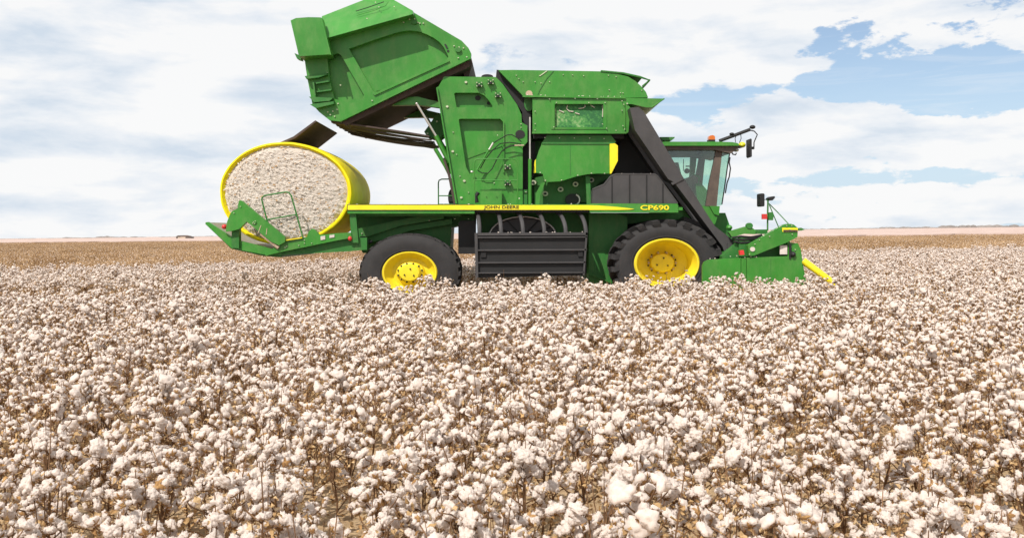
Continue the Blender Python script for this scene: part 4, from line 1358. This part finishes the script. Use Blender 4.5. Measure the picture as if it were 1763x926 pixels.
def rot_to(up, spin):
    up = Vector(up).normalized()
    return np.array((up.to_track_quat('Z', 'Y').to_matrix() @ Matrix.Rotation(spin, 3, 'Z')))


def plant_plan(seed):
    """one cotton plant: stems, leaf scraps and the places of its bolls"""
    r = random.Random(seed)
    Hh = r.uniform(.38, .60)
    stems, bolls, leaves = [], [], []
    lx, ly = r.uniform(-.08, .08), r.uniform(-.07, .07)

    def trunk(t):
        return Vector((lx * t * t + .012 * math.sin(7 * t + seed), ly * t * t + .012 * math.cos(6 * t + seed), Hh * t))
    tt = [i / 6 for i in range(7)]
    tip = r.uniform(1.02, 1.32)
    stems.append(([trunk(t * tip) for t in tt], [.0065 - .0045 * t for t in tt]))
    nb = r.randint(11, 14)
    for k in range(nb):
        t = .22 + .76 * k / (nb - 1) + r.uniform(-.04, .04)
        a = k * 2.4 + r.uniform(-.5, .5)
        Lb = (1.15 - .75 * t) * r.uniform(.13, .22)
        b = trunk(t)
        d = Vector((math.cos(a), math.sin(a), r.uniform(.25, .75)))
        mid = b + d * Lb * .55 + Vector((0, 0, .01))
        e = b + d * Lb * .9 + Vector((0, 0, r.uniform(-.02, .04)))
        e2 = e + Vector((d.x * .15, d.y * .15, .25)) * Lb
        stems.append(([b, mid, e, e2], [.0036, .003, .0026, .0018]))
        s = (r.uniform(.017, .031) + (.006 if r.random() < .1 else 0)) * (0.9 + .2 * t)
        up = Vector((d.x * r.uniform(.2, 1.1), d.y * r.uniform(.2, 1.1), r.uniform(.35, 1)))
        if r.random() < .12:
            up.z = -.4
        bolls.append((e2, up, r.uniform(0, 6.28), s, r.randrange(12)))
        if r.random() < .68:
            m2 = mid + Vector((r.uniform(-.03, .03), r.uniform(-.03, .03), r.uniform(.0, .04)))
            bolls.append((m2, Vector((d.x, d.y, r.uniform(0, 1))), r.uniform(0, 6.28), s * r.uniform(.75, 1.0), r.randrange(12)))
    bolls.append((trunk(1.0), Vector((lx, ly, .8)), r.uniform(0, 6.28), r.uniform(.022, .030), r.randrange(12)))
    for k in range(r.randint(3, 5)):
        a = r.uniform(0, 6.28)
        b = trunk(r.uniform(.3, .6))
        e = Vector((b.x + math.cos(a) * r.uniform(.03, .1), b.y + math.sin(a) * r.uniform(.03, .1), Hh * r.uniform(.95, 1.22)))
        stems.append(([b, b.lerp(e, .4) + Vector((math.cos(a), math.sin(a), 0)) * .015, e], [.0034, .0028, .0014]))
        bolls.append((b.lerp(e, r.uniform(.6, .9)) + Vector((.012, 0, 0)), Vector((math.cos(a), math.sin(a), .6)), r.uniform(0, 6), r.uniform(.018, .028), r.randrange(12)))
    for k in range(r.randint(78, 95)):
        t = r.uniform(.05, 1.0) ** .8
        a = r.uniform(0, 6.28)
        q = r.uniform(.01, .2)
        leaves.append((trunk(t) + Vector((math.cos(a) * q, math.sin(a) * q, r.uniform(-.03, .03))), r.uniform(.010, .030), r.random()))
    return stems, bolls, leaves


BOLLS = [boll_geo(100 + k, 4) for k in range(12)]
BOLLS_LO = [boll_geo(100 + k, 3) for k in range(12)]
BOLL_ME = []
for k in range(12):
    G = Geo()
    G.add(*BOLLS[k][0], 0)
    G.add(*BOLLS[k][1], 1)
    BOLL_ME.append(G.mesh('boll', [LINT_NEAR, BUR_NEAR]))

NV = 16
PLANS = [plant_plan(40 + k) for k in range(NV)]
STEM_ME, FULL_ME = [], []
for k, (stems, bolls, leaves) in enumerate(PLANS):
    r = random.Random(900 + k)
    G1 = Geo()
    for (p, rad) in stems:
        G1.add(*stem_geo(p, rad), 0)
    for (c, s, q) in leaves:
        G1.add(*leaf_geo(r, c, s), 1 if q < .8 else 2)
    STEM_ME.append(G1.mesh('cotton_plant', [STEM, LEAF, BUR], ()))
    G2 = Geo()
    r = random.Random(900 + k)
    for (p, rad) in stems:
        G2.add(*stem_geo(p, rad, 4), 0)
    for (c, s, q) in leaves:
        G2.add(*leaf_geo(r, c, s), 1 if q < .8 else 2)
    for (c, up, sp, s, b) in bolls:
        Mx = rot_to(up, sp) * s
        for (vv, ff), mi in zip(BOLLS_LO[b], (3, 2)):
            G2.add(vv @ Mx.T + np.array(c), ff, mi)
    FULL_ME.append(G2.mesh('cotton_plant_full', [STEM, LEAF, BUR, LINT], (3,)))

# where the plants stand
def inside_machine(x, y):
    if 17.75 < y < 22.6 and -6.3 < x < 5.6:
        # cotton still stands close along the near side; the rest is under the machine
        return y > 18.0 or (3.3 < x < 5.6)
    if 16.6 < y < 19.6 and x <= -6.6 + .4 * math.sin(y * 3):
        return True                       # rows the picker has just been through
    return False


pts = []
cell = 0.298
yy = 2.55
rp = random.Random(77)
while yy < 48.0:
    x = -0.62 * yy - 1.6
    while x < 0.62 * yy + 1.6:
        px, py = x + rp.uniform(-.5, .5) * cell, yy + rp.uniform(-.5, .5) * cell
        if not inside_machine(px, py) and rp.random() > .03 and py < 35.5 + .33 * px + 2.2 * noise.noise(Vector((px * .25, py * .25, 0))):
            pts.append((px, py))
        x += cell
    yy += cell


def seen(x, y):
    u = U0 + x / y * F
    vt = V0 + (HCAM - .5) / y * F
    return -30 < u < FW + 30 and vt < FH + 25


vis = sorted([p for p in pts if seen(*p)], key=lambda p: p[1] * p[1] + p[0] * p[0] * .3)
NEAR = vis[:300]
near_set = set(NEAR)
rest = [p for p in pts if p not in near_set]
GROUP = 'cotton plants in the nearest rows'
PARTED = 95
first_full = {}
rp = random.Random(5)
for i, (x, y) in enumerate(NEAR):
    k = i % NV
    sc = rp.uniform(.92, 1.1)
    rz = rp.uniform(0, 2 * PI)
    parted = i < PARTED
    o = bpy.data.objects.new('cotton_plant', (STEM_ME if parted else FULL_ME)[k])
    COL.objects.link(o)
    o.location = (x, y, SLOPE * x)
    o.rotation_euler = (0, 0, rz)
    o.scale = (sc, sc, sc)
    tag(o, 'dry brown cotton plant with open white bolls in the nearest rows of the field', 'cotton plant', GROUP)
    if parted:
        for (c, up, sp, s, b) in PLANS[k][1]:
            ch = bpy.data.objects.new('boll', BOLL_ME[b])
            COL.objects.link(ch)
            ch.parent = o
            ch.location = c
            ch.rotation_euler = Matrix(rot_to(up, sp)).to_euler()
            ch.scale = (s, s, s)
    elif k not in first_full:
        first_full[k] = o


def gn_group(name):
    ng = bpy.data.node_groups.new(name, 'GeometryNodeTree')
    ng.interface.new_socket('Geometry', in_out='INPUT', socket_type='NodeSocketGeometry')
    ng.interface.new_socket('Geometry', in_out='OUTPUT', socket_type='NodeSocketGeometry')
    return ng, ng.nodes.new('NodeGroupInput'), ng.nodes.new('NodeGroupOutput')


def point_field(name, points, sources, label, seed=1, smin=.85, smax=1.12):
    r = np.random.RandomState(seed)
    me = bpy.data.meshes.new(name)
    n = len(points)
    co = np.array([(x, y, SLOPE * x) for x, y in points], dtype=np.float32)
    me.vertices.add(n)
    me.vertices.foreach_set('co', co.ravel())
    a = me.attributes.new('kind_index', 'INT', 'POINT')
    a.data.foreach_set('value', r.randint(0, len(sources), n).astype(np.int32))
    a = me.attributes.new('turn', 'FLOAT_VECTOR', 'POINT')
    t = np.zeros((n, 3), dtype=np.float32)
    t[:, 2] = r.uniform(0, 2 * PI, n)
    t[:, :2] = r.uniform(-.08, .08, (n, 2))
    a.data.foreach_set('vector', t.ravel())
    a = me.attributes.new('size', 'FLOAT', 'POINT')
    a.data.foreach_set('value', r.uniform(smin, smax, n).astype(np.float32))
    o = bpy.data.objects.new(name, me)
    COL.objects.link(o)
    ng, gi, go = gn_group(name)
    L = ng.links
    jn = ng.nodes.new('GeometryNodeJoinGeometry')
    for s in sources:
        oi = ng.nodes.new('GeometryNodeObjectInfo')
        oi.inputs['Object'].default_value = s
        oi.inputs['As Instance'].default_value = True
        L.new(oi.outputs['Geometry'], jn.inputs[0])
    ip = ng.nodes.new('GeometryNodeInstanceOnPoints')
    L.new(gi.outputs[0], ip.inputs['Points'])
    L.new(jn.outputs[0], ip.inputs['Instance'])
    ip.inputs['Pick Instance'].default_value = True
    for nm, ty, sock in (('kind_index', 'INT', 'Instance Index'), ('turn', 'FLOAT_VECTOR', 'Rotation'), ('size', 'FLOAT', 'Scale')):
        na = ng.nodes.new('GeometryNodeInputNamedAttribute')
        na.data_type = ty
        na.inputs['Name'].default_value = nm
        L.new(na.outputs['Attribute'], ip.inputs[sock])
    L.new(ip.outputs[0], go.inputs[0])
    md = o.modifiers.new('scatter', 'NODES')
    md.node_group = ng
    tag(o, label, None, None, 'stuff')
    return o


point_field('cotton_field', rest, [first_full[k] for k in sorted(first_full)], 'field of dry cotton plants covered in white bolls', 3, .92, 1.18)

# picked stalks: one patch of stripped plants repeated over the strip beyond the machine
def stalk_patch(name, size, per, seed):
    r = random.Random(seed)
    G = Geo()
    n = int(size * size * per)
    for q in range(n):
        x, y = r.uniform(-size / 2, size / 2), r.uniform(-size / 2, size / 2)
        h = r.uniform(.36, .54)
        for s in range(3):
            a = r.uniform(0, 6.28)
            e = Vector((x + math.cos(a) * h * .28, y + math.sin(a) * h * .28, h * r.uniform(.75, 1)))
            G.add(*stem_geo([(x, y, 0), (x + math.cos(a) * .04, y + math.sin(a) * .04, h * .5), e], [.008, .006, .004], 3), 0)
        for s in range(7):
            a = r.uniform(0, 6.28)
            d = r.uniform(.02, .2)
            G.add(*leaf_geo(r, (x + math.cos(a) * d, y + math.sin(a) * d, h * r.uniform(.25, 1)), r.uniform(.06, .11)), 0)
        if r.random() < .85:
            v, f = ICO[1]
            for s in range(r.randint(1, 3)):
                c = np.array((x + r.uniform(-.15, .15), y + r.uniform(-.15, .15), h * r.uniform(.5, .95)))
                G.add(v * np.array((r.uniform(.015, .03), r.uniform(.015, .03), r.uniform(.015, .03))) + c, f, 1)
    return G.mesh(name, [PSTALK, LINT], (1,))


def tile_field(name, me, x0, x1, y0, y1, step, label):
    o = bpy.data.objects.new(name, me)
    COL.objects.link(o)
    sloped(o)
    ng, gi, go = gn_group(name)
    L = ng.links
    gr = ng.nodes.new('GeometryNodeMeshGrid')
    nx, ny = int((x1 - x0) / step) + 1, int((y1 - y0) / step) + 1
    gr.inputs['Size X'].default_value = (nx - 1) * step
    gr.inputs['Size Y'].default_value = (ny - 1) * step
    gr.inputs['Vertices X'].default_value = nx
    gr.inputs['Vertices Y'].default_value = ny
    tf = ng.nodes.new('GeometryNodeTransform')
    tf.inputs['Translation'].default_value = ((x0 + x1) / 2, (y0 + y1) / 2, 0)
    L.new(gr.outputs['Mesh'], tf.inputs['Geometry'])
    g2 = ng.nodes.new('GeometryNodeGeometryToInstance')
    L.new(gi.outputs[0], g2.inputs[0])
    rv = ng.nodes.new('FunctionNodeRandomValue')
    rv.data_type = 'INT'
    rv.inputs['Min'].default_value = 0 if 'Min' in rv.inputs else 0
    for s in rv.inputs:
        if s.type == 'INT' and s.name == 'Min': s.default_value = 0
        if s.type == 'INT' and s.name == 'Max': s.default_value = 3
    mu = ng.nodes.new('ShaderNodeMath')
    mu.operation = 'MULTIPLY'
    mu.inputs[1].default_value = PI / 2
    outi = [s for s in rv.outputs if s.type == 'INT'][0]
    L.new(outi, mu.inputs[0])
    cx = ng.nodes.new('ShaderNodeCombineXYZ')
    L.new(mu.outputs[0], cx.inputs['Z'])
    ip = ng.nodes.new('GeometryNodeInstanceOnPoints')
    L.new(tf.outputs[0], ip.inputs['Points'])
    L.new(g2.outputs[0], ip.inputs['Instance'])
    L.new(cx.outputs[0], ip.inputs['Rotation'])
    L.new(ip.outputs[0], go.inputs[0])
    md = o.modifiers.new('tiles', 'NODES')
    md.node_group = ng
    tag(o, label, None, None, 'stuff')
    return o


tile_field('picked_stalks', stalk_patch('picked_stalks', 4.0, 7, 8), -150, 150, 30, 226, 4.0, 'brown strip of picked cotton stalks beyond the machine')
tile_field('stripped_rows', stalk_patch('stripped_rows', 2.0, 8, 9), -19, -7.6, 17.4, 19.4, 2.0, 'brown picked rows behind the machine')

# ================================================================== LIGHT AND SKY
SUN_POS = Vector((-0.38, -0.66, 0.88)).normalized()
sd = bpy.data.lights.new('sun', 'SUN')
sd.energy = 3.8
sd.angle = R(0.53)
sd.color = (1.0, 0.95, 0.88)
so = bpy.data.objects.new('sun', sd)
COL.objects.link(so)
so.rotation_euler = (-SUN_POS).to_track_quat('-Z', 'Y').to_euler()
so.location = (-30, -30, 60)

wd = bpy.data.worlds.new('World')
SC.world = wd
wd.use_nodes = True
nt = wd.node_tree
nt.nodes.clear()
L = nt.links


def val(x):
    return x


def M(op, *a, clamp=False):
    n = nd(nt, 'ShaderNodeMath', operation=op, use_clamp=clamp)
    for i, q in enumerate(a):
        if isinstance(q, (int, float)):
            n.inputs[i].default_value = q
        else:
            L.new(q, n.inputs[i])
    return n.outputs[0]


tc = nd(nt, 'ShaderNodeTexCoord')
sp = nd(nt, 'ShaderNodeSeparateXYZ')
L.new(tc.outputs['Generated'], sp.inputs[0])
X, Y, Z = sp.outputs
AZ = M('ARCTAN2', X, Y)
EL = M('ARCSINE', Z)


def px2dir(u, v):
    d = Vector(((u - U0) / F, 1, (V0 - v) / F)).normalized()
    return math.atan2(d.x, d.y), math.asin(d.z)


# a plane of cloud overhead, seen in perspective
den = M('ADD', M('MAXIMUM', Z, 0.0), 0.16)
cx = nd(nt, 'ShaderNodeCombineXYZ')
L.new(M('DIVIDE', X, den), cx.inputs[0])
L.new(M('DIVIDE', Y, den), cx.inputs[1])


def cloud_noise(vec, scale, detail, rough, off, dist=0.0):
    mp = nd(nt, 'ShaderNodeMapping')
    mp.inputs['Location'].default_value = off
    L.new(vec, mp.inputs['Vector'])
    n = nd(nt, 'ShaderNodeTexNoise')
    n.inputs['Scale'].default_value = scale
    n.inputs['Detail'].default_value = detail
    n.inputs['Roughness'].default_value = rough
    n.inputs['Distortion'].default_value = dist
    L.new(mp.outputs[0], n.inputs['Vector'])
    return n.outputs['Fac']


ce = nd(nt, 'ShaderNodeCombineXYZ')
L.new(M('MULTIPLY', AZ, 1.0), ce.inputs[0])
L.new(M('MULTIPLY', EL, 2.3), ce.inputs[1])
n_flat = cloud_noise(cx.outputs[0], 1.5, 10, 0.58, (3.2, 1.7, 0), 0.3)
n_puff = cloud_noise(ce.outputs[0], 13.0, 12, 0.60, (1.3, 4.4, 0), 0.15)
n_fine = cloud_noise(ce.outputs[0], 30.0, 10, 0.66, (5.1, 0.4, 0), 0.3)
n_mix = M('ADD', M('ADD', M('MULTIPLY', n_flat, 0.26), M('MULTIPLY', n_puff, 0.56)), M('MULTIPLY', n_fine, 0.18))


def blob(u, v, ru, rv, wgt, tilt=0.0):
    a, e = px2dir(u, v)
    da = M('SUBTRACT', AZ, a)
    de = M('SUBTRACT', EL, e)
    c, s = math.cos(tilt), math.sin(tilt)
    p = M('ADD', M('MULTIPLY', da, c), M('MULTIPLY', de, s))
    q = M('SUBTRACT', M('MULTIPLY', de, c), M('MULTIPLY', da, s))
    t = M('ADD', M('POWER', M('DIVIDE', p, ru / F), 2.0), M('POWER', M('DIVIDE', q, rv / F), 2.0))
    return M('MULTIPLY', M('EXPONENT', M('MULTIPLY', t, -1.0)), wgt)


BLOBS = [
    # clear patches (negative) and cloud masses (positive), by direction
    (590, 62, 46, 20, -0.40), (1085, 96, 150, 17, -0.85, 0.10), (1190, 112, 130, 24, -0.75), (1000, 88, 150, 12, -0.5, 0.12), (975, 30, 50, 22, -0.38), (805, 132, 52, 26, -0.55), (1110, 132, 50, 9, -0.5),
    (960, 62, 70, 10, -0.3), (1190, 20, 80, 18, -0.25), (1000, 208, 260, 9, -0.42), (880, 225, 120, 16, -0.3),
    (1400, 60, 160, 30, -0.3), (1600, 120, 160, 40, -0.35), (140, -2, 22, 8, -0.4),
    (955, 128, 95, 26, 0.60), (1060, 152, 120, 22, 0.50), (1165, 128, 60, 9, 0.42), (740, 25, 260, 30, 0.35), (870, 40, 120, 26, 0.35, 0.2), (880, 192, 60, 16, 0.5), (760, 150, 34, 20, 0.5), (868, 252, 40, 14, 0.4),
    (150, 60, 420, 150, 0.62), (310, 120, 110, 30, 0.35), (200, 235, 420, 50, 0.45), (130, 150, 160, 30, 0.2), (420, 150, 200, 60, 0.2), (1150, 230, 90, 9, 0.2), (1350, 170, 180, 40, 0.35), (1600, 215, 160, 26, 0.3), (1500, 20, 200, 26, 0.3),
]
cov = M('ADD', 0.30, M('MULTIPLY', M('SUBTRACT', n_mix, 0.5), 3.0))
for b in BLOBS:
    cov = M('ADD', cov, blob(*b))
SOFT = blob(120, 130, 420, 260, 1.0)                    # the big bank on the left is soft, the heaps on the right are crisp
lo_ = M('SUBTRACT', 0.03, M('MULTIPLY', SOFT, 0.40))
wd_ = M('ADD', 0.15, M('MULTIPLY', SOFT, 0.85))
t_ = M('DIVIDE', M('SUBTRACT', cov, lo_), wd_, clamp=True)
smooth = M('MULTIPLY', M('MULTIPLY', t_, t_), M('SUBTRACT', 3.0, M('MULTIPLY', t_, 2.0)))
hz_ = nd(nt, 'ShaderNodeMapRange', interpolation_type='SMOOTHSTEP')       # air whitening towards the horizon
hz_.inputs['From Min'].default_value = 0.26
hz_.inputs['From Max'].default_value = -0.01
hz_.inputs['To Max'].default_value = 0.92
hz_.inputs['To Min'].default_value = 0.04
L.new(EL, hz_.inputs['Value'])
# thin wind-drawn streaks high up
rt = nd(nt, 'ShaderNodeMapping')
rt.inputs['Rotation'].default_value = (0, 0, R(-14))
rt.inputs['Scale'].default_value = (2.2, 11.0, 1)
L.new(ce.outputs[0], rt.inputs['Vector'])
n_str = cloud_noise(rt.outputs[0], 3.0, 9, 0.62, (2.2, 8.4, 0), 0.6)
st = nd(nt, 'ShaderNodeMapRange', interpolation_type='SMOOTHSTEP')
st.inputs['From Min'].default_value = 0.42
st.inputs['From Max'].default_value = 0.72
st.inputs['To Max'].default_value = 0.26
L.new(n_str, st.inputs['Value'])
mask = M('MAXIMUM', M('MAXIMUM', M('MULTIPLY', smooth, 0.97), st.outputs['Result']), 0.08)
# grey bases and white tops inside the cloud
cl = nd(nt, 'ShaderNodeCombineXYZ')
L.new(AZ, cl.inputs[0])
L.new(M('MULTIPLY', EL, 3.6), cl.inputs[1])
n_sh = cloud_noise(cl.outputs[0], 6.0, 9, 0.56, (7.7, 2.1, 0), 0.2)
n_sh2 = cloud_noise(cx.outputs[0], 1.1, 6, 0.55, (9.2, 5.0, 0), 0.3)
shv = M('ADD', M('MULTIPLY', M('SUBTRACT', M('ADD', M('ADD', M('MULTIPLY', n_sh, 0.72), M('MULTIPLY', n_sh2, 0.20)), M('MULTIPLY', n_fine, 0.08)), 0.5), 1.9), 0.515)
GREYS = [(60, 90, 150, 16, -0.07), (300, 120, 130, 34, -0.05), (180, 178, 240, 11, -0.10), (60, 215, 300, 6, -0.06), (620, 10, 200, 10, 0.06), (150, 140, 70, 14, 0.12), (230, 105, 40, 10, 0.12), (330, 40, 90, 20, 0.05)]
for b in GREYS:
    shv = M('ADD', shv, blob(*b))
shr = nd(nt, 'ShaderNodeValToRGB')
els = shr.color_ramp.elements
els[0].position, els[0].color = 0.26, (0.68, 0.77, 0.875, 1)
els[1].position, els[1].color = 0.56, (1.0, 1.0, 1.0, 1)
e_ = els.new(0.43)
e_.color = (0.87, 0.91, 0.96, 1)
L.new(shv, shr.inputs['Fac'])

sky = nd(nt, 'ShaderNodeTexSky', sky_type='NISHITA')
sky.sun_disc = False
sky.sun_elevation = math.asin(SUN_POS.z)
sky.sun_rotation = math.atan2(SUN_POS.x, SUN_POS.y)
sky.air_density = 1.0
sky.altitude = 300
sky.dust_density = 0.0
sky.ozone_density = 2.6
bg1 = nd(nt, 'ShaderNodeBackground')
bg1.inputs['Strength'].default_value = 0.085
L.new(sky.outputs['Color'], bg1.inputs['Color'])
bg2 = nd(nt, 'ShaderNodeBackground')
bg2.inputs['Strength'].default_value = 0.72
L.new(shr.outputs['Color'], bg2.inputs['Color'])
bg3 = nd(nt, 'ShaderNodeBackground')
bg3.inputs['Color'].default_value = (0.60, 0.76, 0.92, 1)
bg3.inputs['Strength'].default_value = 0.71
mixh = nd(nt, 'ShaderNodeMixShader')
L.new(hz_.outputs['Result'], mixh.inputs['Fac'])
L.new(bg1.outputs[0], mixh.inputs[1])
L.new(bg3.outputs[0], mixh.inputs[2])
mixs = nd(nt, 'ShaderNodeMixShader')
L.new(mask, mixs.inputs['Fac'])
L.new(mixh.outputs[0], mixs.inputs[1])
L.new(bg2.outputs[0], mixs.inputs[2])
wo = nd(nt, 'ShaderNodeOutputWorld')
L.new(mixs.outputs[0], wo.inputs['Surface'])

# ================================================================== RENDER SETTINGS
SC.render.engine = 'CYCLES'
SC.view_settings.view_transform = 'Standard'
SC.view_settings.look = 'None'
SC.view_settings.gamma = 1.0
SC.view_settings.use_curve_mapping = False
SC.view_settings.exposure = 0.42
SC.cycles.use_denoising = True
SC.cycles.max_bounces = 8
SC.cycles.diffuse_bounces = 7
SC.cycles.transparent_max_bounces = 12
SC.cycles.sample_clamp_indirect = 6
